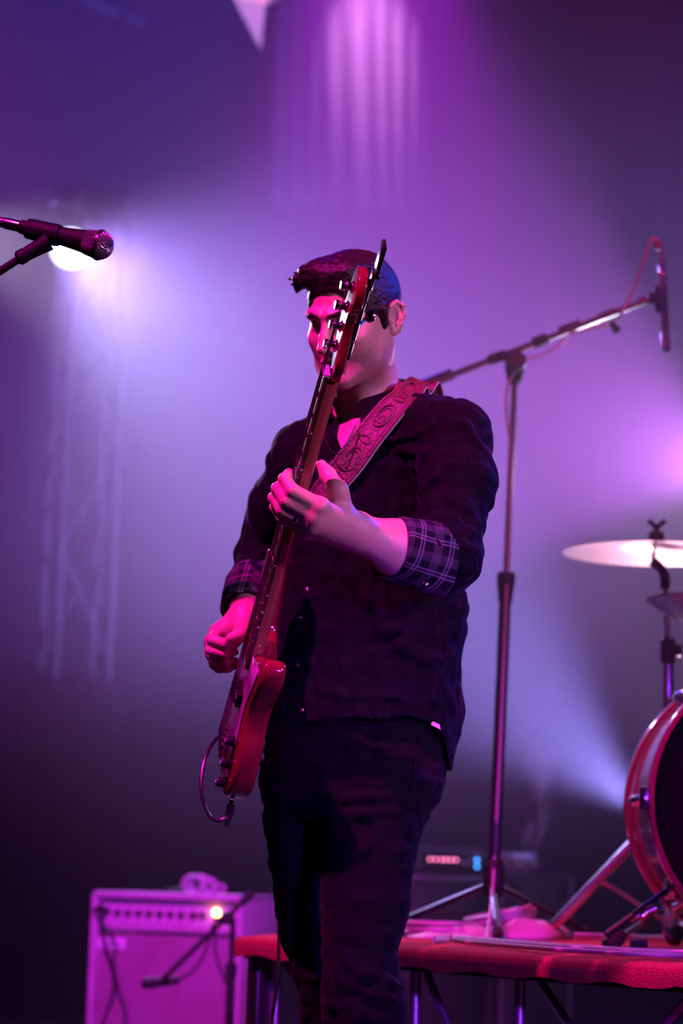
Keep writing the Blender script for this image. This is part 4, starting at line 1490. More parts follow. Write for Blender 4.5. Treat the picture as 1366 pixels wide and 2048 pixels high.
def overhead_stand():
    Y = 6.0
    base = W(982, 1880, Y)
    base.z = RZ + .0015
    top = W(1030, 728, Y)
    st = thing('boom_stand', 'tall black boom microphone stand behind the player on the riser', 'microphone stand', base)
    d = (top - base).normalized()
    mid = base + d * ((W(1010, 1165, Y) - base).length)
    bm = B(); tube(bm, [base + d * .10, mid], .0155, 16)
    obj('lower_tube', bm, 'black_metal', st)
    bm = B(); tube(bm, [mid, top], .0085, 14)
    obj('upper_tube', bm, 'steel', st)
    bm = B(); lathe(bm, [(.018, -.05), (.019, -.03), (.0235, .0), (.0235, .022), (.018, .026)], mid, d, 18)
    obj('height_clutch', bm, 'black', st, 30)
    for k in range(3):
        a = 2.1 * k + 0.5
        e = base + Vector((.30 * math.cos(a), .30 * math.sin(a), .012))
        bm = B(); tube(bm, [base + Vector((0, 0, .13)), e], .009, 10)
        lg = obj('leg', bm, 'black_metal', st)
        bm = B(); lathe(bm, [(.013, -.03), (.014, .0), (.010, .012)], e, (e - base - Vector((0, 0, .13))).normalized(), 12)
        obj('rubber_foot', bm, 'rubber', lg)
    bm = B(); lathe(bm, [(.024, .10), (.026, .12), (.026, .17), (.018, .19)], base, d, 16)
    obj('leg_hub', bm, 'black', st, 30)
    # boom
    a, c = W(782, 797, Y + .03), W(1312, 594, Y - .03)
    bd = (c - a).normalized()
    bm = B(); tube(bm, [a, c], .0088, 12)
    bo = obj('boom', bm, 'gunmetal', st)
    bm = B(); tube(bm, [a - bd * .05, W(905, 747, Y + .02)], .0150, 14)
    obj('counterweight', bm, 'gunmetal', bo)
    for px, py, r, L in ((994, 715, .0135, .05), (1080, 682, .0150, .04), (1215, 632, .0140, .05), (1296, 600, .0120, .05), (1140, 655, .0115, .06)):
        bm = B(); clutch(bm, W(px, py, Y), bd, r, L)
        obj('boom_clutch', bm, 'black', bo, 30)
    bm = B(); lathe(bm, [(.012, -.052), (.018, -.045), (.026, -.01), (.030, .018), (.022, .026)], top, d, 18); lathe(bm, [(.022, -.024), (.026, -.018), (.026, .018), (.022, .024)], top + Vector((0, -.012, 0)), (0, -1, .15), 18)
    obj('swivel', bm, 'black', st, 30)
    p = W(1222, 646, Y - .04)
    bm = B(); tube(bm, [p, p + Vector((.012, -.02, -.022))], [.006, .012], 12)
    obj('wing_screw', bm, 'black_metal', bo)
    # clip and pencil microphone
    m0, m1 = W(1332, 704, Y - .05), W(1323, 512, Y - .05)
    mc = thing('pencil_microphone', 'slim silver pencil microphone hanging from the boom tip above the cymbal', 'microphone', m0)
    md = (m1 - m0).normalized()
    bm = B(); lathe(bm, [(.0095, .0), (.0115, .004), (.0115, .045), (.0105, .048), (.0105, .052), (.0115, .055), (.0115, .20), (.0095, .205)], m0, md, 18)
    obj('capsule_body', bm, 'chrome', mc, 30)
    for h in (.010, .018, .026):
        bm = B(); lathe(bm, [(.0117, h), (.0121, h + .001), (.0121, h + .003), (.0117, h + .004)], m0, md, 18, cap=False)
        obj('vent_ring', bm, 'chrome', mc, 30)
    bm = B(); lathe(bm, [(.0105, .205), (.0105, .235), (.0075, .245), (.005, .262)], m0, md, 14)
    obj('connector', bm, 'chrome', mc, 30)
    cc = W(1322, 598, Y - .05)
    bm = B(); lathe(bm, [(.0135, -.034), (.0165, -.03), (.0165, .030), (.0135, .034)], cc, md, 16); box(bm, cc + Vector((-.018, .012, .004)), (.03, .02, .03), None, .004)
    obj('microphone_clip', bm, 'black', st, 40)
    cb = thing('microphone_cable', 'thin cable looping from the pencil microphone along the boom', 'cable', W(1315, 480, Y - .05))
    bm = B()
    t0 = m0 + md * .255
    tube(bm, smooth_path([t0, t0 + Vector((-.004, 0, .018)), W(1312, 478, Y - .05), W(1300, 486, Y - .05), W(1282, 540, Y - .04), W(1262, 590, Y - .03), W(1242, 628, Y - .035), W(1222, 648, Y - .02), W(1180, 658, Y - .02), W(1140, 668, Y - .02), W(1120, 690, Y - .02), W(1080, 712, Y - .02), W(1045, 724, Y - .03),
                          W(1016, 770, Y - .02), W(1013, 830, Y - .02), W(1022, 900, Y - .02), W(1020, 1000, Y - .02), W(1012, 1200, Y - .02), W(1000, 1500, Y - .03), W(985, 1780, Y - .06), on_riser(975, 1886), on_riser(1010, 1892)], 7), .0034, 8)
    obj('cord', bm, 'cable', cb)
    bm = B(); lathe(bm, [(.006, 0), (.0115, .004), (.0120, .016), (.007, .022)], t0 + Vector((-.006, 0, .010)), Vector((-.3, 0, 1)), 14)
    obj('cable_boot', bm, 'red_lacquer', cb, 30)


overhead_stand()


# ================================================================== drum kit
def bass_drum():
    Y0, Rr = 5.10, .298
    c = W(1594, 1610, Y0)
    c.z = RZ + Rr + .018
    t = thing('bass_drum', 'red bass drum with a black front head at the right edge', 'drum', (c.x, c.y, RZ))
    ax = Vector((0, 1, 0))
    bm = B(); lathe(bm, [(Rr, .03), (Rr, .41)], c, ax, 64, cap=False); lathe(bm, [(Rr - .008, .03), (Rr - .008, .41)], c, ax, 64, cap=False)
    obj('shell', bm, 'shell', t, 30)
    for h0 in (0.0, .40):
        bm = B(); lathe(bm, [(Rr + .002, h0), (Rr + .012, h0 + .002), (Rr + .014, h0 + .008), (Rr + .014, h0 + .034), (Rr + .010, h0 + .040), (Rr + .002, h0 + .040), (Rr + .002, h0)], c, ax, 64, cap=False)
        obj('hoop', bm, 'shell', t, 30)
    bm = B(); lathe(bm, [(Rr + .002, .022), (Rr - .006, .016), (Rr - .02, .020), (.02, .020), (.001, .020)], c, ax, 64, cap=False)
    obj('front_head', bm, 'drumhead', t, 30)
    bm = B(); lathe(bm, [(Rr, .42), (Rr - .02, .420), (.001, .420)], c, ax, 64, cap=False)
    obj('back_head', bm, 'pale', t, 30)
    for k in range(8):
        a = math.pi + (k - .0) * math.pi / 4 + .0
        n = Vector((math.cos(a), 0, math.sin(a)))
        p = c + n * (Rr + .008)
        bm = B()
        tube(bm, [p + ax * .10 - n * .008, p + ax * .13 + n * .014, p + ax * .17 + n * .014, p + ax * .20 - n * .008], [.010, .014, .014, .010], 12)
        lg = obj('lug', bm, 'chrome', t, 50)
        bm = B(); tube(bm, [p + ax * -.012 + n * .012, p + ax * .12 + n * .012], .0036, 8)
        obj('tension_rod', bm, 'chrome', lg)
        bm = B(); box(bm, (0, 0, 0), (.026, .05, .016), Matrix.Translation(p + ax * .014 + n * .009) @ Vector((1, 0, 0)).rotation_difference(n).to_matrix().to_4x4() @ Matrix.Rotation(math.pi / 2, 4, 'X') @ Matrix.Rotation(math.pi / 2, 4, 'X'), .004)
        obj('claw', bm, 'black_metal', lg, 40)
    # spur on the visible side
    a = c + Vector((-.245, .11, -.185))
    foot = on_riser(1212, 1898)
    bm = B(); box(bm, a, (.03, .06, .05), None, .006)
    br = obj('spur_bracket', bm, 'chrome', t, 40)
    bm = B(); tube(bm, [a + (a - foot) * .12, foot + Vector((0, 0, .03))], .0068, 12)
    obj('spur', bm, 'black_metal', br)
    m_ = a + (foot - a) * .42
    bm = B(); tube(bm, [m_ - Vector((.03, .005, .012)), m_ + Vector((.022, 0, .012))], [.008, .012], 12); lathe(bm, [(.010, -.016), (.013, -.01), (.013, .01), (.010, .016)], m_, (foot - a).normalized(), 14)
    obj('spur_lock', bm, 'chrome', br, 40)
    bm = B(); lathe(bm, [(.012, .0), (.018, .006), (.0165, .04), (.010, .055)], foot, (a - foot).normalized(), 16)
    obj('rubber_foot', bm, 'rubber', br, 40)


bass_drum()


def tripod(t, base, spread, hub, r, mat, phase, brace=True):
    for k in range(3):
        a = phase + 2 * math.pi / 3 * k
        e = Vector((base.x + spread * math.cos(a), base.y + spread * math.sin(a), base.z + .018))
        s = base + Vector((0, 0, hub))
        bm = B()
        tube(bm, [s, e], r, 10, flat=.8)
        lg = obj('leg', bm, mat, t)
        bm = B(); lathe(bm, [(.012, -.03), (.018, -.016), (.018, .010), (.012, .016)], e, (e - s).normalized(), 12)
        obj('rubber_foot', bm, 'rubber', lg, 40)
        if brace:
            q = s + (e - s) * .58
            bm = B(); tube(bm, [base + Vector((0, 0, .05)), q], r * .62, 8, flat=.6)
            obj('brace', bm, mat, lg)


def cymbal_stand():
    Y = 5.9
    c = W(1312, 1088, Y)
    base = Vector((c.x + .012, Y, RZ + .0015))
    t = thing('cymbal_stand', 'chrome cymbal stand with tripod legs behind the bass drum', 'cymbal stand', base)
    pm = W(1336, 1300, Y)
    a0 = Vector((pm.x, Y, pm.z))
    base.x = pm.x + .006
    bm = B(); tube(bm, [Vector((base.x, Y, RZ + .04)), a0], .0140, 16)
    obj('lower_tube', bm, 'chrome', t)
    tl_ = W(1330, 1168, Y)
    bm = B(); tube(bm, [a0, tl_], .0080, 14)
    obj('upper_tube', bm, 'chrome', t)
    bm = B(); lathe(bm, [(.016, -.035), (.019, -.03), (.019, .025), (.014, .032)], a0, (0, 0, 1), 16); box(bm, a0 + Vector((.024, 0, .0)), (.022, .018, .03), None, .004)
    cl = obj('height_clamp', bm, 'black_metal', t, 30)
    bm = B(); tube(bm, [a0 + Vector((.02, 0, .01)), a0 + Vector((.05, -.01, .016))], .004, 8); tube(bm, [a0 + Vector((.046, -.01, .034)), a0 + Vector((.052, -.01, .016)), a0 + Vector((.050, -.01, -.010))], [.008, .006, .008], 8)
    obj('wing_screw', bm, 'chrome', cl)
    # tilter
    bm = B()
    tube(bm, smooth_path([tl_ - Vector((0, 0, .015)), tl_ + Vector((0, 0, .012)), W(1326, 1142, Y), W(1312, 1128, Y), W(1303, 1122, Y)], 4), .0125, 12)
    obj('tilter', bm, 'black_metal', t)
    rod0, rod1 = W(1306, 1125, Y), W(1313, 1050, Y)
    bm = B(); tube(bm, [rod0, rod1], .0048, 10)
    obj('cymbal_rod', bm, 'chrome', t)
    bm = B(); lathe(bm, [(.018, .010), (.020, .014), (.020, .026), (.017, .030)], c, (0, 0, 1), 16)
    obj('felt', bm, 'black', t, 40)
    bm = B()
    for s in (-1, 1):
        tube(bm, [rod1 - Vector((0, 0, .008)), rod1 + Vector((s * .012, 0, .004)), rod1 + Vector((s * .021, 0, .010))], [.006, .006, .0075], 10)
    lathe(bm, [(.008, -.016), (.008, .0), (.006, .002)], rod1, (0, 0, 1), 12)
    obj('wing_nut', bm, 'black_metal', t)
    bm = B(); lathe(bm, [(.018, .0), (.020, .01), (.020, .05), (.015, .055)], Vector((base.x, Y, RZ + .30)), (0, 0, 1), 14)
    obj('leg_collar', bm, 'chrome', t, 30)
    tripod(t, Vector((base.x, Y, RZ + .0015)), .29, .33, .0165, 'chrome', math.radians(172))
    cy = lathe(B(), [(.0065, .010), (.018, .012), (.034, .006), (.045, -.002), (.10, -.008), (.16, -.014), (.205, -.020), (.230, -.0235), (.2295, -.0250), (.205, -.0213), (.16, -.0153), (.10, -.0093), (.045, -.0033), (.033, .0045), (.018, .0105), (.0065, .0085)], c, (0, 0, 1), 72, cap=False)
    o = obj('crash_cymbal', cy, 'cymbal', None, 30)
    tag(o, 'bronze crash cymbal shining above the drums at the right edge', 'cymbal')


cymbal_stand()


def hi_hat():
    Y = 5.72
    c = W(1440, 1206, Y)
    base = Vector((c.x, Y, RZ + .0015))
    t = thing('hi_hat_stand', 'chrome stand under the hi-hat cymbals at the right edge', 'cymbal stand', base)
    bm = B(); tube(bm, [base + Vector((0, 0, .02)), c - Vector((0, 0, .08))], .011, 14)
    obj('tube', bm, 'chrome', t)
    bm = B(); tube(bm, [c - Vector((0, 0, .06)), c + Vector((0, 0, .16))], .0035, 8)
    obj('pull_rod', bm, 'chrome', t)
    bm = B(); lathe(bm, [(.016, -.085), (.02, -.080), (.02, -.064), (.014, -.060)], c, (0, 0, 1), 14)
    obj('seat_cup', bm, 'black', t, 40)
    bm = B(); lathe(bm, [(.010, .030), (.012, .034), (.012, .060), (.008, .064)], c, (0, 0, 1), 14)
    obj('top_clutch', bm, 'chrome', t, 40)
    tripod(t, base, .13, .24, .011, 'chrome', math.radians(90), False)
    prof = [(.006, .026), (.020, .028), (.036, .020), (.10, .012), (.178, .002), (.178, .0008), (.10, .0105), (.036, .0185), (.02, .0265), (.006, .0245)]
    o = obj('hi_hat_cymbal', lathe(B(), prof, c + Vector((0, 0, .004)), (0, 0, 1), 64, cap=False), 'dark_cymbal', None, 30)
    tag(o, 'upper of the two bluish hi-hat cymbals at the right edge', 'cymbal', 'hi-hat cymbals')
    low = [(.006, -.060), (.030, -.060), (.060, -.054), (.11, -.040), (.150, -.022), (.178, -.004), (.178, -.0028), (.150, -.0205), (.11, -.0385), (.060, -.0525), (.03, -.0585), (.006, -.0585)]
    o = obj('hi_hat_cymbal', lathe(B(), low, c + Vector((0, 0, .004)), (0, 0, 1), 64, cap=False), 'dark_cymbal', None, 30)
    tag(o, 'lower upturned hi-hat cymbal with a dark underside at the right edge', 'cymbal', 'hi-hat cymbals')


hi_hat()

# pedal rail and blocks on the riser
t = thing('drum_pedal', 'flat metal drum pedal lying on the red deck beside the bass drum', 'drum pedal', on_riser(1290, 1893))
a, c = on_riser(1165, 1882), on_riser(1350, 1890)
bm = B(); box(bm, ((a.x + c.x) / 2, (a.y + c.y) / 2, RZ + .014), ((c - a).length, .055, .016), None, .003)
obj('base_plate', bm, 'steel', t, 40)
p = on_riser(1275, 1897)
bm = B(); box(bm, (p.x, p.y - .02, RZ + .012), (.036, .03, .018), None, .003)
obj('rubber_block', bm, 'rubber', t, 40)
p, q_ = on_riser(1240, 1893), on_riser(1325, 1880)
bm = B(); tube(bm, [p + Vector((0, 0, .02)), q_ + Vector((0, 0, .075))], .008, 10); clutch(bm, p + (q_ - p) * .5 + Vector((0, 0, .05)), (q_ - p).normalized() + Vector((0, 0, .4)), .012, .03)
obj('lever', bm, 'black_metal', t)
for px in (1330, 1346):
    p = on_riser(px, 1890)
    bm = B(); tube(bm, [p + Vector((0, 0, .012)), p + Vector((0, 0, .085))], .0065, 10)
    obj('post', bm, 'chrome', t)

# ------------------------------------------------------------------ cables lying along the front of the riser
rc = random.Random(8)
labels = ['grey cable in the bundle along the riser edge, nearest the edge', 'grey cable in the bundle along the riser edge, second from the edge', 'grey cable in the bundle along the riser edge, third from the edge', 'grey cable in the bundle along the riser edge, fourth from the edge', 'grey cable in the bundle along the riser edge, farthest from the edge']
for k in range(5):
    pts = []
    for i, (px, py) in enumerate(((870, 1884), (905, 1882), (960, 1888), (1040, 1895), (1110, 1901), (1180, 1906), (1250, 1911), (1310, 1914), (1366, 1916), (1480, 1922))):
        off = (k - 2) * (1.5 + 0.35 * math.sin(i * .7 + k)) * (1.0 + 0.05 * i)
        p = on_riser(px, py - off)
        pts.append(p + Vector((0, 0, .006 + .003 * (k % 2))))
    bm = B(); tube(bm, smooth_path(pts, 5), .0045, 8)
    o = obj('stage_cable', bm, 'cable')
    tag(o, labels[k], 'cable', 'cables along the riser edge')

# coil of cable heaped beside the stand
def coil(px, py, rx, ry, turns, label, tilt=0.0):
    c = on_riser(px, py)
    pts = []
    for i in range(turns * 22 + 1):
        a = 2 * math.pi * i / 22
        tt = i / (turns * 22)
        pts.append(c + Vector((rx * (1 + .10 * math.sin(tt * 17)) * math.cos(a), ry * (1 + .08 * math.cos(tt * 13)) * math.sin(a), .008 + .007 * (i / 22) + tilt * (1 + math.cos(a)) * .5)))
    bm = B(); tube(bm, pts, .0048, 7)
    o = obj('cable_coil', bm, 'cable')
    tag(o, label, 'cable')


coil(880, 1874, .085, .20, 4, 'coiled grey cable on the red riser deck beside the leg of the player')
coil(1000, 1874, .085, .16, 5, 'tall heap of coiled pale cable around the foot of the boom stand', .04)


# two flat cloths or bags on the riser
def soft_pad(name, px, py, sx, sy, h, rot, mat, label, cat):
    c = on_riser(px, py)
    bm = B()
    N, K = 28, 6
    prev = None
    top = None
    rings = []
    for k in range(K + 1):
        f = k / K
        ang = f * math.pi / 2
        rr, hh = math.cos(ang), math.sin(ang)
        ring = []
        for i in range(N):
            a = 2 * math.pi * i / N
            ex = math.copysign(abs(math.cos(a)) ** .7, math.cos(a)) * sx * (rr if k < K else .02)
            ey = math.copysign(abs(math.sin(a)) ** .7, math.sin(a)) * sy * (rr if k < K else .02)
            z = h * hh * (1 + .25 * math.sin(a * 3 + k)) * (1 + .5 * ex / sx)
            ring.append(bm.verts.new(c + Vector((ex * math.cos(rot) - ey * math.sin(rot), ex * math.sin(rot) + ey * math.cos(rot), max(z, 0)))))
        rings.append(ring)
    for a, c2 in zip(rings, rings[1:]):
        for i in range(N):
            bm.faces.new((a[i], a[(i + 1) % N], c2[(i + 1) % N], c2[i]))
    bm.faces.new(rings[-1]); bm.faces.new(rings[0][::-1])
    o = obj(name, bm, mat, None, 180)
    tag(o, label, cat)


soft_pad('folded_cloth', 900, 1877, .10, .13, .026, .1, 'paper', 'pale folded cloth inside the cable loop on the riser', 'cloth')
soft_pad('folded_cloth', 1015, 1876, .15, .17, .040, -.35, 'paper', 'pale cloth heaped against the boom stand on the riser', 'cloth')


# ================================================================== amplifiers behind the riser
def pbox(px0, px1, pyt, Y, z0, depth, bev=.006):
    a, c = W(px0, pyt, Y), W(px1, pyt, Y)
    z1 = (a.z + c.z) / 2
    bm = B(); box(bm, ((a.x + c.x) / 2, Y + depth / 2, (z0 + z1) / 2), (c.x - a.x, depth, z1 - z0), None, bev)
    return bm, z1, a.x, c.x


cab = thing('speaker_cabinet', 'black speaker cabinet with silver trim under the lit amplifier head', 'speaker cabinet', (W(880, 1800, 9).x, 9.15, 0))
bm, zc, xa, xb = pbox(770, 992, 1752, 9.0, 0.0, .38)
obj('box', bm, 'case', cab, 30)
for zz, m_ in ((zc - .008, 'alu'), (zc - .135, 'shell')):
    bm = B(); box(bm, ((xa + xb) / 2, 8.992, zz), (xb - xa - .01, .014, .014), None, .003)
    obj('trim', bm, m_, cab, 30)
bm = B(); box(bm, ((xa + xb) / 2, 8.995, zc / 2 - .09), (xb - xa - .05, .012, zc - .24), None, .002)
obj('grille', bm, 'black', cab, 30)
hd_ = thing('amplifier_head', 'black amplifier head with a row of pink lights and two blue lights', 'amplifier', (W(895, 1740, 9).x, 9.15, zc))
a, c = W(812, 1698, 8.98), W(972, 1698, 8.98)
z1 = (a.z + c.z) / 2
bm = B(); box(bm, ((a.x + c.x) / 2, 9.14, (zc + z1) / 2 + .0005), (c.x - a.x, .30, z1 - zc), None, .005)
obj('case', bm, 'case', hd_, 30)
bm = B(); box(bm, ((a.x + c.x) / 2, 8.985, (zc + z1) / 2), (c.x - a.x - .02, .008, z1 - zc - .02), None, .001)
pn = obj('front_panel', bm, 'black_metal', hd_, 30)
for px in (860, 871, 883, 892, 902, 912):
    p = W(px, 1719 + (px - 880) * .03, 8.975)
    bm = B(); lathe(bm, [(.0052, .0), (.0052, .005), (.003, .008)], p, (0, -1, 0), 12)
    obj('lit_knob', bm, 'led_pink', pn, 30)
for px, py in ((954, 1720), (954, 1733)):
    bm = B(); lathe(bm, [(.006, .0), (.006, .004), (.003, .006)], W(px, py, 8.975), (0, -1, 0), 12)
    obj('blue_light', bm, 'led_blue', pn, 30)
for px, py in ((925, 1726), (933, 1727), (943, 1724), (836, 1716), (836, 1731)):
    bm = B(); lathe(bm, [(.008, .0), (.008, .010), (.005, .012)], W(px, py, 8.975), (0, -1, 0), 12)
    obj('knob', bm, 'chrome', pn, 30)
cab2 = thing('flight_case', 'black equipment case with a metal corner beyond the riser', 'flight case', (W(1075, 1800, 8.8).x, 9.0, 0))
bm, zc2, xa2, xb2 = pbox(1004, 1148, 1752, 8.8, 0.0, .36)
obj('box', bm, 'case', cab2, 30)
bm = B(); tube(bm, [(xb2 - .006, 8.802, .02), (xb2 - .006, 8.802, zc2 - .004)], .010, 8)
obj('edge_rail', bm, 'alu', cab2)
bm = B(); tube(bm, [(xa2 + .006, 8.802, .02), (xa2 + .006, 8.802, zc2 - .004)], .008, 8)
obj('edge_rail', bm, 'alu', cab2)
bm = B(); tube(bm, [(xa2 + .006, 8.802, zc2 - .006), (xb2 - .006, 8.802, zc2 - .006)], .007, 8)
obj('edge_rail', bm, 'black_metal', cab2)
for xx in (xa2 + .04, xb2 - .04):
    bm = B(); box(bm, (xx, 8.795, zc2 - .05), (.03, .012, .045), None, .003)
    obj('latch', bm, 'black_metal', cab2, 40)
un = thing('effects_unit', 'grey box with small silver knobs on top of the flight case', 'effects unit', (W(1035, 1740, 8.85).x, 8.95, zc2))
a, c = W(985, 1704, 8.83), W(1076, 1704, 8.83)
bm = B(); box(bm, ((a.x + c.x) / 2, 8.95, (zc2 + a.z) / 2 + .0005), (c.x - a.x, .22, a.z - zc2 - .004), None, .004)
obj('case', bm, 'steel', un, 30)
for px, py in ((1032, 1719), (1042, 1714), (1046, 1729), (1036, 1733), (1070, 1731)):
    bm = B(); lathe(bm, [(.008, .0), (.008, .010), (.005, .013)], W(px, py, 8.832), (0, -1, 0), 12)
    obj('knob', bm, 'chrome', un, 30)
bm = B(); lathe(bm, [(.004, 0), (.006, .012), (.006, .03)], W(1078, 1731, 8.9), (1, 0, -.2), 10)
tube(bm, smooth_path([W(1080, 1732, 8.9), W(1100, 1738, 8.9), W(1125, 1746, 8.9), W(1146, 1752, 8.93)], 5), .006, 8)
obj('patch_lead', bm, 'black_cable', un)


# ------------------------------------------------------------------ pale combo amplifier at the left
def combo_amp():
    th = math.radians(25)
    ex, ey = Vector((math.cos(th), -math.sin(th), 0)), Vector((math.sin(th), math.cos(th), 0))
    fl = W(183, 1781, 8.15)
    zt = fl.z
    Wd, Dp = .565, .27
    AM = Matrix(((ex.x, ey.x, 0, fl.x), (ex.y, ey.y, 0, fl.y), (0, 0, 1, 0), (0, 0, 0, 1)))
    t = thing('combo_amplifier', 'pale combo guitar amplifier with a glowing orange pilot light', 'amplifier', fl - Vector((0, 0, zt)))
    # cabinet shell: sides, top, bottom, back
    bm = B()
    for c_, s_ in (((.011, Dp / 2, zt / 2), (.022, Dp, zt)), ((Wd - .011, Dp / 2, zt / 2), (.022, Dp, zt)), ((Wd / 2, Dp / 2, zt - .011), (Wd, Dp, .022)), ((Wd / 2, Dp / 2, .011), (Wd, Dp, .022))):
        box(bm, c_, s_, AM, .006)
    obj('cabinet', bm, 'tolex', t, 40)
    bm = B(); box(bm, (Wd / 2, .030, .235), (Wd - .046, .014, zt - .16 - .022), AM, .002)
    bm2 = bm
    obj('grille_cloth', bm2, 'grille', t, 30)
    zp0, zp1 = zt - .105, zt - .026
    bm = B(); box(bm, (Wd / 2, .040, (zp0 + zp1) / 2), (Wd - .046, .010, zp1 - zp0), AM, .001)
    pn = obj('control_panel', bm, 'panel', t, 30)
    bm = B(); box(bm, (Wd / 2, .022, zp0 - .011), (Wd - .046, .028, .020), AM, .004)
    obj('front_rail', bm, 'tolex', t, 30)
    nrm = -ey
    for i, x in enumerate((.085, .125, .165, .205, .245, .285, .325, .37, .405)):
        p = AM @ Vector((x, .035, (zp0 + zp1) / 2 - .004))
        bm = B(); lathe(bm, [(.013, .0), (.013, .004), (.0095, .006), (.009, .017), (.006, .018)], p, nrm, 16)
        obj('knob', bm, 'case', pn, 30)
    for x in (.035, .055):
        bm = B(); lathe(bm, [(.007, .0), (.007, .004), (.004, .005)], AM @ Vector((x, .035, (zp0 + zp1) / 2)), nrm, 12)
        obj('input_jack', bm, 'chrome', pn, 30)
    bm = B(); lathe(bm, [(.012, .0), (.012, .006), (.009, .012), (.004, .015)], AM @ Vector((.455, .035, (zp0 + zp1) / 2 + .006)), nrm, 16)
    obj('pilot_light', bm, 'pilot', pn, 30)
    # maker's plate with its lettering, too soft in the photograph to read
    bm = B(); box(bm, (.075, .019, zt - .172), (.105, .006, .036), AM, .002)
    pl = obj('name_plate', bm, 'pale', t, 30)
    bm = B()
    pts = []
    for i in range(60):
        f = i / 59
        pts.append(AM @ Vector((.040 + .072 * f, .0152, zt - .172 + .0075 * math.sin(f * 40) * (1 - .4 * f) + .003 * math.sin(f * 13))))
    tube(bm, pts, .0018, 6)
    obj('script_lettering', bm, 'case', pl)
    # strap handle
    bm = B(); tube(bm, smooth_path([AM @ Vector((.20, .13, zt)), AM @ Vector((.22, .13, zt + .010)), AM @ Vector((.28, .13, zt + .016)), AM @ Vector((.35, .13, zt + .010)), AM @ Vector((.37, .13, zt))], 5), .009, 8, flat=.4)
    obj('handle', bm, 'black', t)
    return AM, zt


AM, AZ = combo_amp()
# things on the amplifier
t = thing('cable_reel', 'small loop of pale cable standing on the pale amplifier', 'cable', AM @ Vector((.335, .12, AZ)))
bm = B()
c = AM @ Vector((.325, .10, AZ + .030))
x_, y_, _ = Vector((1, 0, 0)), Vector((0, 0, 1)), 0
for k in range(3):
    tube(bm, [c + Vector((.014 * k, .012 * k, 0)) + x_ * (.030 * math.cos(a)) + y_ * (.028 * math.sin(a)) for a in [2 * math.pi * i / 24 for i in range(25)]], .0055, 8, cap=False)
obj('loop', bm, 'cable', t)
for nm, x, r, lab in (('tape_roll', .385, .028, 'larger pale tape roll standing on the pale amplifier'), ('tape_roll', .430, .018, 'smaller pale tape roll standing on the pale amplifier')):
    p = AM @ Vector((x, .10, AZ + r + .0005))
    bm = B(); lathe(bm, [(r * .55, .0), (r, .0), (r, .03), (r * .55, .03), (r * .55, .0)], p, (.1, -1, 0), 24, cap=False)
    o = obj(nm, bm, 'paper', None, 30)
    tag(o, lab, 'tape', 'tape rolls on the amplifier')
# guitar lead hanging in front of the amplifier
ld = thing('guitar_lead', 'dark lead hanging down the front of the pale amplifier from its input', 'cable', AM @ Vector((.045, -.01, .3)))
pj = AM @ Vector((.055, .030, AZ - .062))
nr = (AM.to_3x3() @ Vector((0, -1, 0))).normalized()
bm = B(); lathe(bm, [(.006, 0), (.009, .01), (.009, .045), (.006, .06)], pj, (nr + Vector((-.6, 0, -.1))).normalized(), 12)
obj('plug', bm, 'black', ld, 40)
bm = B(); tube(bm, smooth_path([pj + nr * .045 + Vector((-.03, 0, -.004)), W(206, 1812, 7.95), W(203, 1850, 7.94), W(212, 1900, 7.94), W(227, 1950, 7.93), W(226, 1990, 7.93), W(212, 2030, 7.92), W(190, 2080, 7.9), W(180, 2110, 7.9), WG(160, 2130, .008), WG(60, 2130, .008)], 6), .0065, 8)
obj('cord', bm, 'black_cable', ld)

# short boom stand and microphone in front of the amplifier
Y = 7.35
bs = thing('short_boom_stand', 'short black boom stand in front of the pale amplifier', 'microphone stand', Vector((W(464, 1990, Y).x, Y, 0)))
sx_ = W(466, 1838, Y)
bm = B(); tube(bm, [Vector((sx_.x, Y, .02)), Vector((sx_.x, Y, sx_.z - .14))], .014, 12)
obj('lower_tube', bm, 'black', bs)
bm = B(); tube(bm, [Vector((sx_.x, Y, sx_.z - .16)), sx_], .009, 12); lathe(bm, [(.017, -.02), (.019, 0), (.017, .02)], Vector((sx_.x, Y, sx_.z - .15)), (0, 0, 1), 12)
obj('upper_tube', bm, 'black', bs)
bm = B(); lathe(bm, [(.13, .0), (.135, .006), (.13, .016), (.03, .026), (.015, .04)], Vector((sx_.x, Y, .0)), (0, 0, 1), 28)
obj('round_base', bm, 'black', bs, 40)
a, c = W(505, 1785, Y - .02), W(322, 1962, Y - .02)
bm = B(); tube(bm, [a, c], .0085, 10); tube(bm, [a, a + (c - a) * .12], .013, 10)
obj('boom', bm, 'black', bs)
bm = B(); lathe(bm, [(.016, -.02), (.022, -.012), (.022, .012), (.016, .02)], W(455, 1836, Y - .02), (0, -1, 0), 16); tube(bm, [W(449, 1838, Y - .03), W(428, 1839, Y - .035)], [.006, .009], 10)
obj('swivel', bm, 'black', bs, 40)
mc = thing('instrument_microphone', 'small dark microphone on the short boom aimed at the amplifier grille', 'microphone', W(310, 1966, Y))
p, q_ = W(340, 1962, Y), W(280, 1968, Y)
bm = B(); lathe(bm, [(.010, 0), (.014, .006), (.015, .045), (.017, .05), (.017, .075), (.012, .085)], p, (q_ - p).normalized(), 16)
obj('capsule_body', bm, 'black', mc, 30)
bm = B(); lathe(bm, [(.012, .0), (.012, -.02), (.008, -.03)], p, (q_ - p).normalized(), 12)
obj('connector', bm, 'black', mc, 30)
cb = thing('drooping_cable', 'thin dark cable drooping from the amplifier microphone to its stand', 'cable', W(330, 1955, Y))
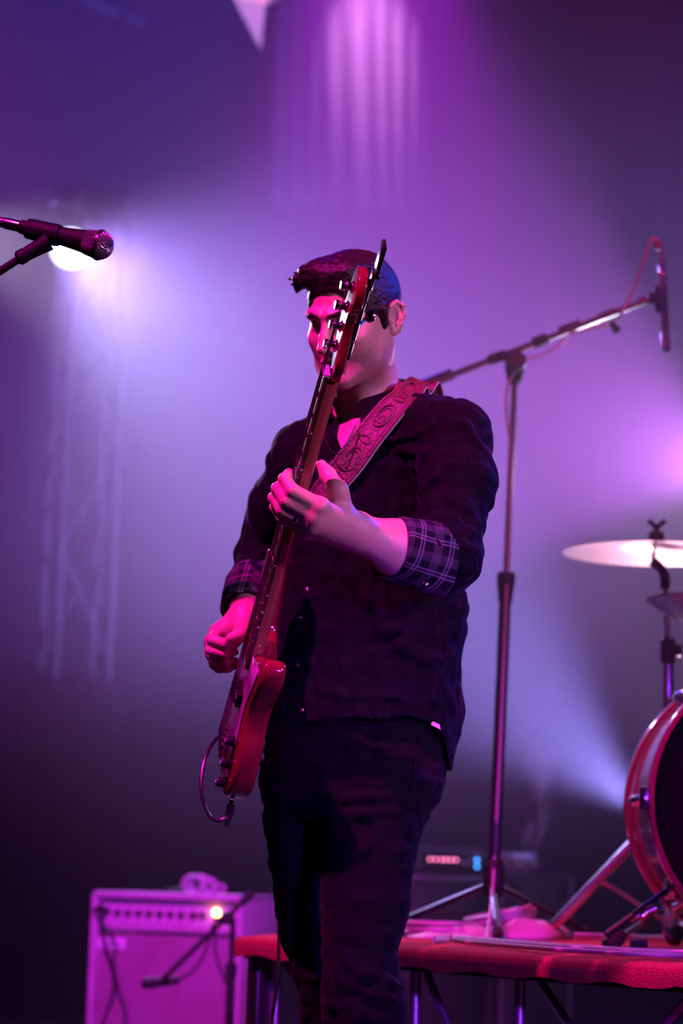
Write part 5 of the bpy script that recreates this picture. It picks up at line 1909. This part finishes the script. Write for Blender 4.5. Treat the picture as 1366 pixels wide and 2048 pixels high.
bm = B(); tube(bm, smooth_path([W(346, 1961, Y), W(375, 1950, Y - .01), (W(400, 1925, Y - .01)), W(415, 1890, Y - .01), W(424, 1855, Y - .02), W(430, 1850, Y - .03), W(430, 1890, Y - .03), W(438, 1930, Y - .03), W(452, 1966, Y - .025), W(462, 1990, Y - .03), W(458, 2060, Y - .03), WG(440, 2165, .008), WG(300, 2170, .008)], 6), .0042, 8)
obj('cord', bm, 'black_cable', cb)


# ================================================================== vocal microphone at the left edge
def vocal_mic():
    Y = 4.12
    c, tail = W(199, 490, Y), W(40, 453, Y + .03)
    ax = (c - tail).normalized()
    t = thing('vocal_microphone', 'black vocal microphone with a round mesh grille in front of the lamp', 'microphone', c)
    L = (c - tail).length
    bm = B(); lathe(bm, [(.0115, 0), (.0125, .003), (.0135, L * .25), (.0165, L * .55), (.0190, L * .72), (.0205, L * .80), (.0215, L - .026)], tail, ax, 28)
    obj('handle', bm, 'mic_black', t, 40)
    R_ = .0262
    prof = [(.0205, -.028), (.0225, -.024)]
    for i in range(9):
        a = -.35 + (math.pi / 2 + .35) * i / 8
        prof.append((R_ * math.cos(a), R_ * math.sin(a) * .95))
    prof.append((.001, R_ * .955))
    bm = B(); lathe(bm, prof, c, ax, 32, cap=False)
    g = obj('grille', bm, 'mesh_grille', t, 60)
    bm = B(); lathe(bm, [(R_ + .0002, -.003), (R_ + .0014, -.002), (R_ + .0014, .003), (R_ + .0002, .004)], c, ax, 32, cap=False)
    obj('grille_band', bm, 'black_metal', g, 30)
    # woven wires
    x, y, d = frame(ax)
    for k in range(20):
        a0 = 2 * math.pi * k / 20
        for s in (-1, 1):
            bm = B()
            pts = []
            for i in range(9):
                f = i / 8
                el = -.3 + 1.75 * f
                an = a0 + s * f * 1.2
                pts.append(c + d * (R_ * .955 * math.sin(el)) + (x * math.cos(an) + y * math.sin(an)) * (R_ * math.cos(el)))
            tube(bm, pts, .00045, 4, cap=False)
            obj('grille_wire', bm, 'steel', g)
    bm = B(); lathe(bm, [(.0098, -.030), (.0105, -.026), (.0105, .0)], tail, ax, 20)
    obj('connector', bm, 'chrome', t, 30)
    cb = thing('vocal_cable', 'black microphone cable leaving the frame at the left edge', 'cable', tail - ax * .03)
    st_px = W(-300, 735, Y)
    bm = B(); lathe(bm, [(.0095, -.031), (.0095, -.05), (.006, -.07)], tail, ax, 16); tube(bm, smooth_path([tail - ax * .06, tail - ax * .12 + Vector((0, 0, -.01)), tail - ax * .2 + Vector((0, 0, -.06)), Vector((st_px.x + .03, Y, st_px.z - .1)), Vector((st_px.x + .03, Y - .02, .6)), Vector((st_px.x + .04, Y - .03, .01)), Vector((st_px.x - .5, Y - .2, .01))], 6), .0032, 8)
    obj('cord', bm, 'black_cable', cb)
    sd = thing('vocal_stand', 'black microphone stand whose boom enters from the left edge', 'microphone stand', Vector((st_px.x, Y, 0)))
    k = W(38, 518, Y)
    bm = B(); tube(bm, [k, W(-340, 762, Y)], .0072, 12)
    obj('boom', bm, 'mic_black', sd)
    bm = B(); tube(bm, [Vector((st_px.x, Y, .02)), Vector((st_px.x, Y, st_px.z + .02))], .011, 14)
    obj('pole', bm, 'black_metal', sd)
    bm = B(); lathe(bm, [(.13, .0), (.13, .012), (.03, .024), (.014, .04)], Vector((st_px.x, Y, 0)), (0, 0, 1), 28)
    obj('round_base', bm, 'black', sd, 40)
    bm = B()
    p0, p1 = W(46, 512, Y), W(86, 490, Y)
    dd = (p1 - p0).normalized()
    lathe(bm, [(.0095, -.012), (.0135, -.008), (.0135, .004), (.0125, .006), (.0140, .030), (.016, .052)], p0, dd, 18)
    q0 = W(84, 478, Y)
    lathe(bm, [(.0175, -.030), (.0185, -.026), (.0200, .026), (.0190, .032)], W(86, 464, Y + .02), ax, 20)
    obj('microphone_clip', bm, 'mic_black', sd, 40)


M['mic_black'] = new_mat('mic_black', (0.004, 0.004, 0.006), 0.6, spec=0.15)
M['mesh_grille'] = new_mat('mesh_grille', (0.10, 0.10, 0.11), 0.45, 0.8, bump=0.6, bscale=700)
vocal_mic()
